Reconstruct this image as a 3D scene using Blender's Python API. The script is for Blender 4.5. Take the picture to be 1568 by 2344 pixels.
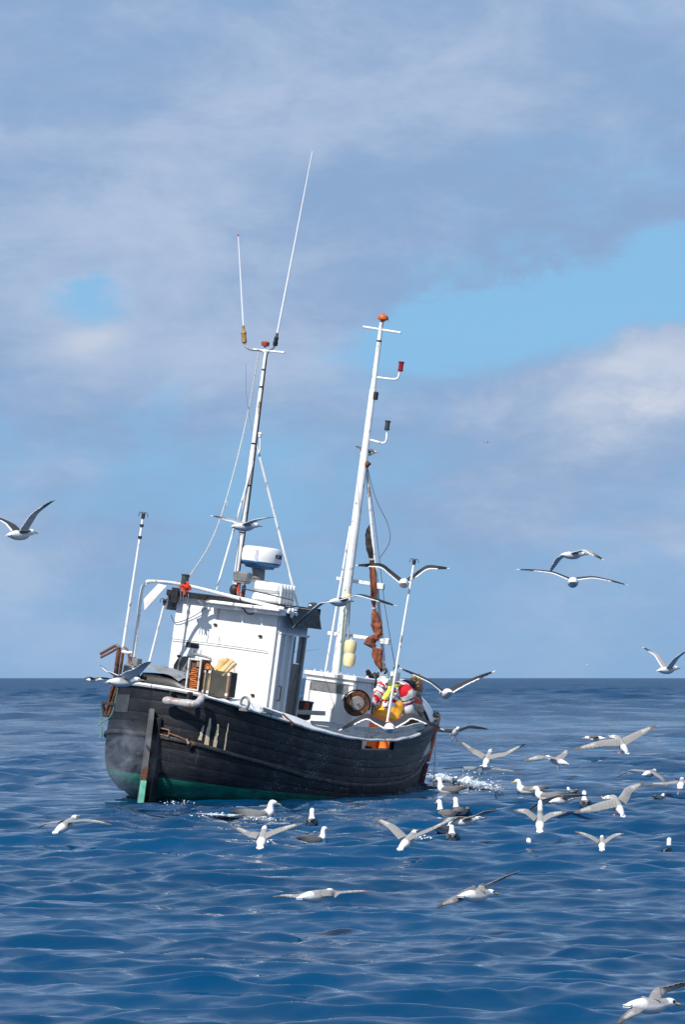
import bpy, math, random
import numpy as np
from mathutils import Vector, Matrix, noise as mnoise

random.seed(7); np.random.seed(7)
scene = bpy.context.scene
for o in list(bpy.data.objects): bpy.data.objects.remove(o)
COL = scene.collection
rad = math.radians

# ------------------------------------------------------------------ camera
FPX = 7770.0                      # focal length in pixels of a 1568 x 2344 picture
CAM = Vector((0, 0, 1.6))
TH = math.atan(379 / FPX)         # tilted up a little: the horizon sits low in the frame
cd = bpy.data.cameras.new('camera'); cam = bpy.data.objects.new('camera', cd); COL.objects.link(cam)
cam.location = CAM; cam.rotation_euler = (math.pi/2 + TH, 0, 0)
cd.sensor_fit = 'VERTICAL'; cd.sensor_height = 36; cd.sensor_width = 36
cd.lens = 36 * FPX / 2344; cd.clip_start = .5; cd.clip_end = 30000
scene.camera = cam
scene.render.resolution_x = 686; scene.render.resolution_y = 1024

# ------------------------------------------------------------------ sun, sky, exposure
SUN_AZ, SUN_EL = rad(212), rad(46)          # behind the camera, to the left
S = Vector((math.sin(SUN_AZ)*math.cos(SUN_EL), math.cos(SUN_AZ)*math.cos(SUN_EL), math.sin(SUN_EL)))
sl = bpy.data.lights.new('sun', 'SUN'); sl.energy = 5.0; sl.angle = rad(.53); sl.color = (1, .955, .89)
so = bpy.data.objects.new('sun', sl); COL.objects.link(so); so.rotation_euler = (-S).to_track_quat('-Z', 'Y').to_euler()
so.location = (-20, -20, 40)
vs = scene.view_settings; vs.view_transform = 'Standard'; vs.look = 'None'; vs.gamma = 1; vs.exposure = .1
vs.use_curve_mapping = False

world = bpy.data.worlds.new('World'); scene.world = world; world.use_nodes = True
nt = world.node_tree; nt.nodes.clear()
class G:                                     # tiny node-graph helper
    def __init__(s, nt): s.nt = nt
    def n(s, t, **k):
        nd = s.nt.nodes.new(t)
        for a, b in k.items(): setattr(nd, a, b)
        return nd
    def l(s, a, b): s.nt.links.new(a, b)
    def val(s, x, sock):
        if isinstance(x, (int, float)): sock.default_value = x
        elif isinstance(x, (tuple, list)):
            sock.default_value = tuple(x) + ((1,) if len(x) == 3 and len(sock.default_value) == 4 else ())
        else: s.l(x, sock)
    def m(s, op, a, b=0.0, c=0.0, clamp=False):
        nd = s.n('ShaderNodeMath', operation=op); nd.use_clamp = clamp
        for i, x in enumerate((a, b, c)): s.val(x, nd.inputs[i])
        return nd.outputs[0]
    def mix(s, f, a, b, mode='MIX'):
        nd = s.n('ShaderNodeMix', data_type='RGBA', blend_type=mode)
        s.val(f, nd.inputs[0]); s.val(a, nd.inputs[6]); s.val(b, nd.inputs[7]); return nd.outputs[2]
    def mr(s, x, a, b, c=0.0, d=1.0, smooth=True):
        nd = s.n('ShaderNodeMapRange'); nd.clamp = True
        nd.interpolation_type = 'SMOOTHSTEP' if smooth else 'LINEAR'
        s.val(x, nd.inputs[0])
        for i, q in enumerate((a, b, c, d)): nd.inputs[i+1].default_value = q
        return nd.outputs[0]
    def noise(s, vec, scale, detail=4, rough=.55, dist=0.0, d=3):
        nd = s.n('ShaderNodeTexNoise'); nd.noise_dimensions = '3D'
        if vec is not None: s.l(vec, nd.inputs['Vector'])
        nd.inputs['Scale'].default_value = scale; nd.inputs['Detail'].default_value = detail
        nd.inputs['Roughness'].default_value = rough; nd.inputs['Distortion'].default_value = dist
        return nd.outputs[0]
    def comb(s, x, y, z):
        nd = s.n('ShaderNodeCombineXYZ')
        for i, q in enumerate((x, y, z)): s.val(q, nd.inputs[i])
        return nd.outputs[0]

g = G(nt)
sky = g.n('ShaderNodeTexSky', sky_type='NISHITA'); sky.sun_disc = False
sky.sun_elevation = SUN_EL; sky.sun_rotation = SUN_AZ; sky.air_density = 1.0; sky.dust_density = .15; sky.ozone_density = 3.0
tc = g.n('ShaderNodeTexCoord'); sep = g.n('ShaderNodeSeparateXYZ'); g.l(tc.outputs['Generated'], sep.inputs[0])
sx, sy, sz = sep.outputs
el = g.m('ABSOLUTE', sz)
# clouds: noise in direction space, stretched along the horizon
cv = g.comb(g.m('MULTIPLY', sx, 8.0), g.m('MULTIPLY', sy, 8.0), g.m('MULTIPLY', el, 17.0))
big = g.noise(cv, .9, 5, .5, .35)
fine = g.noise(cv, 4.2, 7, .62, .25)
wisp = g.noise(cv, 2.3, 8, .62, .3)
cover = g.m('ADD', g.m('MULTIPLY', big, .66), g.m('MULTIPLY', fine, .34))
# thicker cloud deck higher up, thin haze bands near the horizon
def ell(cx, cz, wx, wz, tilt=0.0):          # soft opening / bank at a direction (front half of the sky only)
    az = g.m('DIVIDE', sx, g.m('MAXIMUM', sy, .05))
    dx = g.m('ADD', g.m('SUBTRACT', az, cx), g.m('MULTIPLY', g.m('SUBTRACT', wisp, .5), wx*1.6)); dz = g.m('ADD', g.m('SUBTRACT', el, cz), g.m('MULTIPLY', g.m('SUBTRACT', fine, .5), wz*2.6))
    dz = g.m('SUBTRACT', dz, g.m('MULTIPLY', dx, tilt))
    q = g.m('ADD', g.m('POWER', g.m('DIVIDE', dx, wx), 2.0), g.m('POWER', g.m('DIVIDE', dz, wz), 2.0))
    return g.m('POWER', 2.718, g.m('MULTIPLY', q, -1.0))
def A(px): return (px-784)/FPX
def E(py): return (1551-py)/FPX
gap = g.m('MULTIPLY', ell(A(1400), E(668), .056, .0130, .20), .46)
gap = g.m('ADD', gap, g.m('MULTIPLY', ell(A(1010), E(770), .026, .009, .15), .26))
gap = g.m('ADD', gap, g.m('MULTIPLY', ell(A(205), E(700), .019, .0085, -.1), .34))
gap = g.m('ADD', gap, g.m('MULTIPLY', ell(A(420), E(1000), .05, .012, 0), .03))
bank = g.m('MULTIPLY', ell(A(1450), E(910), .032, .013, .3), .30)
bank = g.m('ADD', bank, g.m('MULTIPLY', ell(A(1150), E(1130), .04, .014, .15), .12))
bank = g.m('ADD', bank, g.m('MULTIPLY', ell(A(230), E(860), .03, .012, .15), .14))
deck = g.mr(el, .04, .125, .05, .17)
c = g.m('ADD', g.m('ADD', cover, deck), g.m('SUBTRACT', bank, gap))
cf = g.mr(c, .37, .62, 0, 1)
low = g.mr(el, .0, .045, .35, 1)             # towards the horizon the clouds fade into the air
cf = g.m('MULTIPLY', cf, low)
shade = g.mr(g.m('ADD', g.m('MULTIPLY', wisp, .55), g.m('MULTIPLY', big, .45)), .40, .66, 0, 1)
K = 10.0
def k3(r, g_, b): return (r*K, g_*K, b*K)
lit = g.m('ADD', ell(A(1480), E(880), .030, .014, .3), g.m('MULTIPLY', ell(A(215), E(778), .010, .005, 0), .7))
ccol = g.mix(shade, k3(.245, .375, .590), k3(.410, .510, .690))
ccol = g.mix(g.m('MULTIPLY', g.m('MULTIPLY', lit, fine), 1.25, 0, True), ccol, k3(.68, .70, .76))
# clear air: Nishita, cooled to the deep northern blue of the photograph
blue = g.mix(1.0, sky.outputs[0], (.50, .66, .74), 'MULTIPLY')
hor = g.mr(el, .0, .11, 0, 1)
air = g.mix(hor, k3(.195, .385, .68), k3(.240, .495, .775))
blue = g.mix(.85, blue, air)
sk = g.mix(cf, blue, ccol)
bg = g.n('ShaderNodeBackground'); g.l(sk, bg.inputs[0]); bg.inputs[1].default_value = .1
wo = g.n('ShaderNodeOutputWorld'); g.l(bg.outputs[0], wo.inputs[0])

# ------------------------------------------------------------------ mesh builder
def nrm(v):
    v = Vector(v); return v.normalized() if v.length > 1e-9 else Vector((0, 0, 1))
def frame(d):
    d = nrm(d); a = Vector((0, 0, 1)) if abs(d.z) < .9 else Vector((1, 0, 0))
    x = d.cross(a).normalized(); return x, d.cross(x).normalized(), d
class MB:
    def __init__(s): s.v = []; s.f = []; s.m = []; s.c = []; s.cm = 0; s.cc = (1, 1, 1, 1)
    def add(s, vs, fs, cols=None):
        b = len(s.v); s.v += [tuple(p) for p in vs]
        s.c += cols if cols else [s.cc]*len(vs)
        s.f += [tuple(b+i for i in f) for f in fs]; s.m += [s.cm]*len(fs); return s
    def box(s, c, size, R=None, bev=.006):
        c = Vector(c); hx, hy, hz = [q/2 for q in size]; b = min(bev, hx*.6, hy*.6, hz*.6)
        vs = []; idx = {}
        for ix in (-1, 1):
            for iy in (-1, 1):
                for iz in (-1, 1):
                    for ax in range(3):
                        p = [ix*hx, iy*hy, iz*hz]
                        for a in range(3):
                            if a != ax: p[a] -= (ix, iy, iz)[a]*b
                        idx[(ix, iy, iz, ax)] = len(vs); vs.append(Vector(p))
        fs = []
        for ax in range(3):
            a, d = (ax+1) % 3, (ax+2) % 3
            for sg in (-1, 1):
                q = []
                for (u, w) in ((-1, -1), (1, -1), (1, 1), (-1, 1)):
                    k = [0, 0, 0]; k[ax] = sg; k[a] = u; k[d] = w; q.append(idx[(*k, ax)])
                fs.append(q if sg > 0 else q[::-1])
            for u in (-1, 1):
                for w in (-1, 1):
                    k0 = [0]*3; k1 = [0]*3; k0[ax] = -1; k1[ax] = 1
                    for k in (k0, k1): k[a] = u; k[d] = w
                    q = [idx[(*k0, a)], idx[(*k1, a)], idx[(*k1, d)], idx[(*k0, d)]]
                    fs.append(q if u*w < 0 else q[::-1])
        for ix in (-1, 1):
            for iy in (-1, 1):
                for iz in (-1, 1):
                    q = [idx[(ix, iy, iz, a)] for a in range(3)]
                    fs.append(q if ix*iy*iz > 0 else q[::-1])
        if R is not None: vs = [R @ p for p in vs]
        return s.add([p+c for p in vs], fs)
    def beam(s, a, b, w, h, up=(0, 0, 1), bev=.005):       # a rectangular bar from a to b
        a, b = Vector(a), Vector(b); d = nrm(b-a); y = nrm(Vector(up)-d*Vector(up).dot(d)); x = y.cross(d)
        return s.box((a+b)/2, (w, h, (b-a).length), Matrix((x, y, d)).transposed(), bev)
    def tube(s, pts, r, n=8, caps=True, sq=1.0):
        pts = [Vector(p) for p in pts]; k = len(pts)
        rs = r if isinstance(r, (list, tuple)) else [r]*k
        tg = [nrm(pts[min(i+1, k-1)]-pts[max(i-1, 0)]) for i in range(k)]
        x, y, _ = frame(tg[0]); vs = []; fs = []
        for i in range(k):
            x = nrm(x-tg[i]*x.dot(tg[i])); y = tg[i].cross(x)
            for j in range(n):
                a = 2*math.pi*j/n; vs.append(pts[i]+x*math.cos(a)*rs[i]+y*math.sin(a)*rs[i]*sq)
        for i in range(k-1):
            for j in range(n):
                fs.append((i*n+j, i*n+(j+1) % n, (i+1)*n+(j+1) % n, (i+1)*n+j))
        if caps: fs.append(tuple(range(n))[::-1]); fs.append(tuple(range((k-1)*n, k*n)))
        return s.add(vs, fs)
    def lathe(s, prof, o, ax=(0, 0, 1), n=20, a0=0):        # prof: (radius, height)
        x, y, d = frame(ax); o = Vector(o); vs = []; fs = []; k = len(prof)
        for (r, h) in prof:
            for j in range(n):
                a = 2*math.pi*j/n+a0; vs.append(o+d*h+x*math.cos(a)*max(r, 1e-4)+y*math.sin(a)*max(r, 1e-4))
        for i in range(k-1):
            for j in range(n): fs.append((i*n+j, i*n+(j+1) % n, (i+1)*n+(j+1) % n, (i+1)*n+j))
        fs.append(tuple(range(n))[::-1]); fs.append(tuple(range((k-1)*n, k*n)))
        return s.add(vs, fs)
    def ball(s, c, r, n=10, R=None):
        if not isinstance(r, (tuple, list)): r = (r, r, r)
        c = Vector(c); vs = []; fs = []; m = n//2+1
        for i in range(m+1):
            t = math.pi*i/m
            for j in range(n):
                a = 2*math.pi*j/n; p = Vector((r[0]*math.sin(t)*math.cos(a), r[1]*math.sin(t)*math.sin(a), r[2]*math.cos(t)))
                vs.append(c+(R @ p if R is not None else p))
        for i in range(m):
            for j in range(n): fs.append((i*n+j, (i+1)*n+j, (i+1)*n+(j+1) % n, i*n+(j+1) % n))
        return s.add(vs, fs)
    def prism(s, poly, off):                                # flat polygon (3D points) thickened by off
        poly = [Vector(p) for p in poly]; off = Vector(off); n = len(poly)
        vs = poly+[p+off for p in poly]
        fs = [tuple(range(n))[::-1], tuple(range(n, 2*n))]+[(i, (i+1) % n, n+(i+1) % n, n+i) for i in range(n)]
        return s.add(vs, fs)
    def grid(s, P, cols=None, closed=False, flip=False):
        k, n = len(P), len(P[0]); fs = []
        for i in range(k-1):
            for j in range(n if closed else n-1):
                q = (i*n+j, i*n+(j+1) % n, (i+1)*n+(j+1) % n, (i+1)*n+j); fs.append(q[::-1] if flip else q)
        return s.add([p for r in P for p in r], fs, [c for r in cols for c in r] if cols else None)
    def build(s, name, mats, parent=None, smooth=35, fix=False):
        me = bpy.data.meshes.new(name); me.from_pydata(s.v, [], s.f)
        if not isinstance(mats, (list, tuple)): mats = [mats]
        for m in mats: me.materials.append(m)
        if len(mats) > 1: me.polygons.foreach_set('material_index', s.m)
        at = me.color_attributes.new('Col', 'FLOAT_COLOR', 'POINT')
        at.data.foreach_set('color', [q for c in s.c for q in c])
        me.validate()
        if fix:
            import bmesh
            b = bmesh.new(); b.from_mesh(me); bmesh.ops.recalc_face_normals(b, faces=b.faces); b.to_mesh(me); b.free()
        if smooth:
            me.shade_smooth(); me.set_sharp_from_angle(angle=rad(smooth))
        ob = bpy.data.objects.new(name, me); COL.objects.link(ob)
        if parent: ob.parent = parent
        return ob
def empty(name, loc=(0, 0, 0)):
    o = bpy.data.objects.new(name, None); COL.objects.link(o); o.location = loc; o.empty_display_size = .2; return o
def tag(o, label=None, cat=None, group=None, kind=None):
    if label: o['label'] = label
    if cat: o['category'] = cat
    if group: o['group'] = group
    if kind: o['kind'] = kind
    return o
def cr(pts, n):                                             # Catmull-Rom through points, n samples
    P = [Vector(p) for p in pts]; P = [P[0]*2-P[1]]+P+[P[-1]*2-P[-2]]; out = []; k = len(P)-3
    for i in range(n):
        t = i/(n-1)*k; j = min(int(t), k-1); t -= j; a, b, c_, d = P[j:j+4]
        out.append(.5*((2*b)+(c_-a)*t+(2*a-5*b+4*c_-d)*t*t+(3*b-a-3*c_+d)*t**3))
    return out

# ------------------------------------------------------------------ materials
def mat(name, col, rough=.5, metal=0.0, var=.12, scale=9.0, dirt=None, amt=.5, dscale=5.0, stretch=(1, 1, 1), bump=0.0,
        bscale=40.0, spec=.5, alpha=None, trans=0.0, coords='Object', sub=0.0):
    m = bpy.data.materials.new(name); m.use_nodes = True; q = G(m.node_tree); b = m.node_tree.nodes['Principled BSDF']
    t = q.n('ShaderNodeTexCoord').outputs[coords]
    mp = q.n('ShaderNodeMapping'); q.l(t, mp.inputs[0]); mp.inputs['Scale'].default_value = stretch; v = mp.outputs[0]
    n1 = q.noise(v, scale, 5, .6)
    lo = tuple(max(0, c_*(1-var)) for c_ in col); hi = tuple(min(1, c_*(1+var)) for c_ in col)
    c_ = q.mix(q.mr(n1, .3, .7), lo, hi)
    if dirt:
        n2 = q.noise(v, dscale, 8, .68, .3)
        c_ = q.mix(q.mr(n2, 1-amt-.04, 1-amt+.05), c_, dirt)
    q.val(c_, b.inputs['Base Color']); b.inputs['Metallic'].default_value = metal
    q.val(q.mr(q.noise(v, scale*2.3, 3), .3, .7, max(.02, rough-.1), min(1, rough+.1)), b.inputs['Roughness'])
    b.inputs['Specular IOR Level'].default_value = spec
    if trans: b.inputs['Transmission Weight'].default_value = trans
    if sub: b.inputs['Subsurface Weight'].default_value = sub; b.inputs['Subsurface Radius'].default_value = (.05, .05, .05)
    if bump:
        bn = q.n('ShaderNodeBump'); bn.inputs['Strength'].default_value = bump; bn.inputs['Distance'].default_value = .01
        q.l(q.noise(v, bscale, 4), bn.inputs['Height']); q.l(bn.outputs[0], b.inputs['Normal'])
    return m
def vmat(name, rough=.7, spec=.3, var=.1, scale=30.0, bump=.15, bscale=80.0, sub=0.0):   # colour from the mesh's own colour attribute
    m = bpy.data.materials.new(name); m.use_nodes = True; q = G(m.node_tree); b = m.node_tree.nodes['Principled BSDF']
    a = q.n('ShaderNodeVertexColor'); a.layer_name = 'Col'
    t = q.n('ShaderNodeTexCoord').outputs['Object']; n1 = q.noise(t, scale, 4)
    f = q.mr(n1, .3, .7, 1-var, 1+var)
    cc = q.n('ShaderNodeVectorMath', operation='SCALE'); q.l(a.outputs[0], cc.inputs[0]); q.l(f, cc.inputs['Scale'])
    q.l(cc.outputs[0], b.inputs['Base Color']); b.inputs['Roughness'].default_value = rough
    b.inputs['Specular IOR Level'].default_value = spec
    if sub: b.inputs['Subsurface Weight'].default_value = sub; b.inputs['Subsurface Radius'].default_value = (.03, .02, .015)
    if bump:
        bn = q.n('ShaderNodeBump'); bn.inputs['Strength'].default_value = bump; bn.inputs['Distance'].default_value = .01
        q.l(q.noise(t, bscale, 4), bn.inputs['Height']); q.l(bn.outputs[0], b.inputs['Normal'])
    return m
RUST = (.16, .055, .02)
WHITE = mat('white_paint', (.81, .81, .80), .45, var=.06, scale=3, dirt=(.45, .38, .29), amt=.375, dscale=8, stretch=(1, 1, .22), bump=.25, bscale=16)
WHITEP = mat('white_tube_paint', (.80, .80, .78), .4, var=.06, dirt=(.24, .17, .11), amt=.385, dscale=13, stretch=(1, 1, .5))
WPLASTIC = mat('white_plastic', (.80, .80, .80), .35, var=.04)
GREYW = mat('weathered_grey_paint', (.46, .47, .45), .75, var=.18, scale=7, dirt=(.16, .15, .12), amt=.40, dscale=9, stretch=(.35, 1, 1.6), bump=.4)
RAILW = mat('worn_white_rail_paint', (.68, .67, .66), .6, var=.12, scale=8, dirt=(.20, .17, .14), amt=.40, dscale=13, bump=.3)
DARK = mat('dark_metal', (.035, .035, .04), .5, .3, var=.3, dirt=(.12, .06, .03), amt=.38, dscale=9, bump=.3)
BLACK = mat('black_paint', (.014, .014, .016), .45, var=.3, dirt=(.08, .08, .08), amt=.36, dscale=8)
RUSTM = mat('rusty_steel', RUST, .85, .2, var=.4, scale=12, dirt=(.05, .025, .015), amt=.5, dscale=9, bump=.6)
GREYM = mat('grey_metal', (.20, .205, .21), .5, .2, var=.2, dirt=(.07, .06, .05), amt=.38, dscale=6, bump=.2)
LEAD = mat('zinc_sheet', (.26, .28, .30), .55, .2, var=.22, scale=5, dirt=(.10, .10, .10), amt=.42, dscale=5, bump=.3)
OLIVE = mat('olive_tarred_board', (.055, .053, .042), .75, var=.25, scale=6, dirt=(.11, .09, .06), amt=.36, dscale=8, bump=.3)
WOODO = mat('old_wood', (.29, .22, .14), .8, var=.3, scale=9, dirt=(.08, .05, .03), amt=.44, dscale=7, stretch=(1, 1, .25), bump=.5)
WOODN = mat('new_pine', (.66, .46, .20), .65, var=.2, scale=8, stretch=(.3, 1, 1), bump=.2)
WOODN2 = mat('yellow_pine', (.52, .34, .13), .65, var=.25, scale=9, stretch=(.3, 1, 1), bump=.2)
WOODD = mat('brown_wood', (.10, .045, .025), .75, var=.3, dirt=(.04, .025, .02), amt=.42, bump=.4)
ORNG = mat('orange_net_rubber', (.48, .14, .03), .7, var=.35, scale=26, dirt=(.16, .05, .02), amt=.46, dscale=20, bump=.6)
REDRAG = mat('red_rag', (.62, .055, .015), .8, var=.25, scale=20, bump=.5)
FLOATC = mat('cream_float', (.72, .62, .34), .45, var=.12, scale=6, dirt=(.35, .25, .12), amt=.36)
SAIL = mat('tan_sailcloth', (.24, .068, .032), .85, var=.35, scale=7, dirt=(.10, .03, .018), amt=.44, dscale=6, stretch=(1, 1, .3), bump=.5, bscale=25)
SAILB = mat('black_bag', (.03, .027, .027), .7, var=.3, bump=.5)
ROPE = mat('pale_rope', (.52, .52, .48), .85, var=.2, scale=60, bump=.4)
ROPEG = mat('green_rope', (.10, .22, .17), .85, var=.3, scale=60, bump=.4)
WIRE = mat('steel_wire', (.16, .165, .17), .5, .4, var=.2)
CABLE = mat('black_cable', (.02, .02, .022), .6)
GLASSD = mat('dark_lamp_glass', (.05, .06, .065), .12, var=.2)
REDG = mat('red_lamp_glass', (.28, .012, .015), .15, var=.2)
CAPO = mat('orange_cap', (.52, .11, .025), .45, var=.15)
BRASS = mat('brown_insulator', (.36, .22, .07), .5, .2, var=.3, scale=20)
RADARB = mat('radar_blue', (.012, .105, .24), .35, var=.08)
INK = mat('dark_blue_ink', (.015, .02, .07), .5)
PVC = mat('grey_pipe', (.40, .38, .38), .35, var=.15, scale=7, dirt=(.30, .19, .15), amt=.46, dscale=5)
CREAM = mat('bare_primer', (.60, .50, .34), .85, var=.15, scale=20, bump=.4)
STEMR = mat('orange_stem_paint', (.55, .11, .055), .55, var=.2)
STEMD = mat('dark_red_stem_paint', (.20, .025, .02), .55, var=.2)
INNER = mat('dark_cabin_wood', (.045, .032, .024), .6, var=.3)
DECKM = mat('grey_deck_planks', (.22, .20, .18), .8, var=.3, scale=7, dirt=(.08, .06, .05), amt=.45, bump=.5)
YELB = mat('yellow_webbing', (.78, .80, .10), .6, var=.1)
BASKET = mat('beige_canvas', (.50, .44, .32), .85, var=.2, bump=.5)
GREYB = mat('brown_grey_tarp', (.17, .145, .125), .85, var=.25, bump=.4)

def hull_material():
    m = bpy.data.materials.new('hull_paint'); m.use_nodes = True; q = G(m.node_tree); b = m.node_tree.nodes['Principled BSDF']
    t = q.n('ShaderNodeTexCoord').outputs['Object']; sp = q.n('ShaderNodeSeparateXYZ'); q.l(t, sp.inputs[0])
    def st(s3):
        mp = q.n('ShaderNodeMapping'); q.l(t, mp.inputs[0]); mp.inputs['Scale'].default_value = s3; return mp.outputs[0]
    n1 = q.noise(st((1, 1, 1)), 5, 6, .65); n2 = q.noise(st((.35, .35, 2.2)), 9, 9, .72, .3); n3 = q.noise(st((1.5, 1.5, .22)), 6, 8, .7)
    blk = q.mix(q.mr(n1, .3, .7), (.0065, .0078, .0105), (.016, .0185, .024))
    blk = q.mix(q.m('MULTIPLY', q.m('MULTIPLY', q.mr(n2, .55, .68), .6), q.mr(sp.outputs[0], .3, 3.4, .25, 1)), blk, (.15, .145, .135))
    blk = q.mix(q.m('MULTIPLY', q.mr(n3, .60, .74), .35), blk, (.10, .10, .10))
    # scuffed belt amidships and chips where the paint has gone
    spk = q.noise(st((1, 1, 1.6)), 34, 4, .6)
    belt = q.m('MULTIPLY', q.mr(sp.outputs[0], .8, 2.0), q.mr(sp.outputs[0], 5.2, 4.0))
    blk = q.mix(q.m('MULTIPLY', q.m('MULTIPLY', q.mr(spk, .60, .64), q.mr(n1, .46, .56)), belt), blk, (.42, .39, .33))
    blk = q.mix(q.m('MULTIPLY', q.mr(q.noise(st((.8, .8, 1.5)), 14, 8, .75), .63, .70), .6), blk, (.13, .10, .075))
    grn = q.mix(q.mr(n1, .3, .7), (.005, .085, .062), (.013, .180, .130))
    grn = q.mix(q.mr(n2, .58, .68), grn, (.012, .035, .028))
    edge = q.m('ADD', q.m('ADD', sp.outputs[2], q.m('MULTIPLY', sp.outputs[0], .022)), q.m('MULTIPLY', q.m('SUBTRACT', n1, .5), .035))
    c_ = q.mix(q.mr(edge, .170, .177), grn, blk)
    q.l(c_, b.inputs['Base Color'])
    q.val(q.mr(n2, .3, .7, .36, .60), b.inputs['Roughness']); b.inputs['Specular IOR Level'].default_value = .34
    bn = q.n('ShaderNodeBump'); bn.inputs['Strength'].default_value = .35; bn.inputs['Distance'].default_value = .012
    q.l(q.noise(st((.5, .5, 1.5)), 26, 6, .6), bn.inputs['Height']); q.l(bn.outputs[0], b.inputs['Normal'])
    return m
HULL = hull_material()

# ------------------------------------------------------------------ sea
def sea():
    # polar sheet: fine where the photograph looks, coarse all round, out to the horizon
    fine = np.concatenate([np.linspace(-rad(22), -rad(7.2), 115)[:-1], np.linspace(-rad(7.2), rad(7.2), 500), np.linspace(rad(7.2), rad(22), 115)[1:]])
    coarse = np.linspace(rad(22), 2*math.pi-rad(22), 70)[1:-1]
    ang = np.concatenate([fine, coarse]); na = len(ang)
    r = [1.0]
    while r[-1] < 9000:
        d = r[-1]; r.append(d + (.5 if d < 13 else max(.034, d*d/(3400*1.6)*.42) if d < 110 else 1.0 if d < 420 else d*.0055 if d < 1700 else d*.06))
    r = np.array(r); nr = len(r)
    Rr, Aa = np.meshgrid(r, ang, indexing='ij')
    X = Rr*np.sin(Aa); Y = Rr*np.cos(Aa)
    sp = np.gradient(r)[:, None]*np.ones_like(Rr)*np.where(r > 110, .8, 1.0)[:, None]                    # radial spacing
    lat = Rr*np.minimum(np.gradient(ang)[None, :], .5)
    space = np.maximum(sp*.8, lat*.8)
    Z = np.zeros_like(X); DX = np.zeros_like(X); DY = np.zeros_like(X)
    rng = np.random.RandomState(3)
    wind = rad(-99)                                                 # travels towards the viewer
    bands = [(17, 26, 3, .022, .4), (9, 14, 3, .013, .4), (4.5, 8, 5, .008, .45), (2.2, 4.2, 9, .0076, .5), (1.1, 2.0, 18, .0072, .5), (.55, 1.0, 36, .0056, .55), (.3, .52, 46, .0029, .6), (.17, .28, 44, .0012, .7), (.1, .16, 34, .0005, .8)]
    far = np.clip((Rr-40)/160, 0, 1); mid = np.clip((Rr-24)/45, 0, 1)
    for lo, hi, n, a, spread in bands:
        for i in range(n):
            L = lo*(hi/lo)**rng.rand(); th = wind+spread*rng.randn()*.7; k = 2*math.pi/L; ph = rng.rand()*6.283
            amp = a*(.6+.8*rng.rand())
            att = np.clip((L/space-1.8)/2.5, 0, 1)
            cx, cy = math.cos(th), math.sin(th); arg = k*(cx*X+cy*Y)+ph
            env = amp*att*(1+(far*6.0 if 2.1 < L < 9 else far*2.4 if L > 9 else mid*1.1 if L > .5 else 0))
            s, c_ = np.sin(arg), np.cos(arg)
            Z += env*c_; q = .85; DX -= q*env*cx*s; DY -= q*env*cy*s
    # gusts: patches of livelier and calmer water
    gust = .78+.22*np.sin(X*.33+1.2+.6*np.sin(Y*.11))*np.sin(Y*.19+.7*np.sin(X*.21+2))
    # the hull calms the water in its lee
    e_ = ((X+.7)*.454+(Y-45.2)*.891)/5.6; f_ = ((X+.7)*.891-(Y-45.2)*.454)/3.8
    gust = gust*(1-.72*np.exp(-(e_**2+f_**2)**1.5))
    Z *= gust; DX *= gust; DY *= gust
    X = X+DX; Y = Y+DY
    co = np.stack([X, Y, Z+.06], -1).reshape(-1, 3)
    co = np.vstack([co, [[0, 0, 0]]])
    i = np.arange(nr-1)[:, None]; j = np.arange(na)[None, :]; j2 = (j+1) % na
    quads = np.stack([i*na+j, i*na+j2, (i+1)*na+j2, (i+1)*na+j], -1).reshape(-1, 4)[:, ::-1]
    tri = np.stack([np.full(na, len(co)-1), np.arange(na), (np.arange(na)+1) % na], -1)[:, ::-1]
    me = bpy.data.meshes.new('sea'); nv = len(co); nq = len(quads); ntr = len(tri)
    me.vertices.add(nv); me.vertices.foreach_set('co', co.ravel())
    lv = np.concatenate([quads.ravel(), tri.ravel()]); me.loops.add(len(lv)); me.loops.foreach_set('vertex_index', lv)
    me.polygons.add(nq+ntr)
    me.polygons.foreach_set('loop_start', np.concatenate([np.arange(nq)*4, nq*4+np.arange(ntr)*3]))
    me.polygons.foreach_set('use_smooth', np.ones(nq+ntr, bool))
    me.update(calc_edges=True)
    m = bpy.data.materials.new('sea_water'); m.use_nodes = True; q = G(m.node_tree); b = m.node_tree.nodes['Principled BSDF']
    geo = q.n('ShaderNodeNewGeometry').outputs['Position']
    n0 = q.noise(geo, .22, 3)
    q.val(q.mix(q.mr(n0, .35, .65), (.0003, .034, .092), (.0006, .043, .114)), b.inputs['Base Color'])
    b.inputs['IOR'].default_value = 1.25
    mp = q.n('ShaderNodeMapping'); q.l(geo, mp.inputs[0]); mp.inputs['Scale'].default_value = (.62, 1, 1)
    h = q.m('ADD', q.m('MULTIPLY', q.noise(mp.outputs[0], 5.5, 2, .5, .3), 1.0), q.m('MULTIPLY', q.noise(mp.outputs[0], 1.3, 3, .6, .3), 2.0))
    bn = q.n('ShaderNodeBump'); bn.inputs['Strength'].default_value = 1.0
    ln = q.n('ShaderNodeVectorMath', operation='LENGTH'); q.l(geo, ln.inputs[0])
    q.val(q.m('ADD', q.mr(ln.outputs['Value'], 15, 70, .010, .030, False), q.mr(ln.outputs['Value'], 70, 600, 0, .15, False)), bn.inputs['Distance'])
    # wavelets too small to resolve at a distance become surface roughness
    q.val(q.m('ADD', q.mr(ln.outputs['Value'], 20, 90, .03, .075, False), q.mr(ln.outputs['Value'], 80, 400, 0, .26, False)), b.inputs['Roughness'])
    q.l(h, bn.inputs['Height']); q.l(bn.outputs[0], b.inputs['Normal'])
    me.materials.append(m)
    o = bpy.data.objects.new('sea', me); COL.objects.link(o); tag(o, 'choppy deep blue open sea reaching to the horizon', kind='structure')
    return o
SEA = sea()

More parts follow.
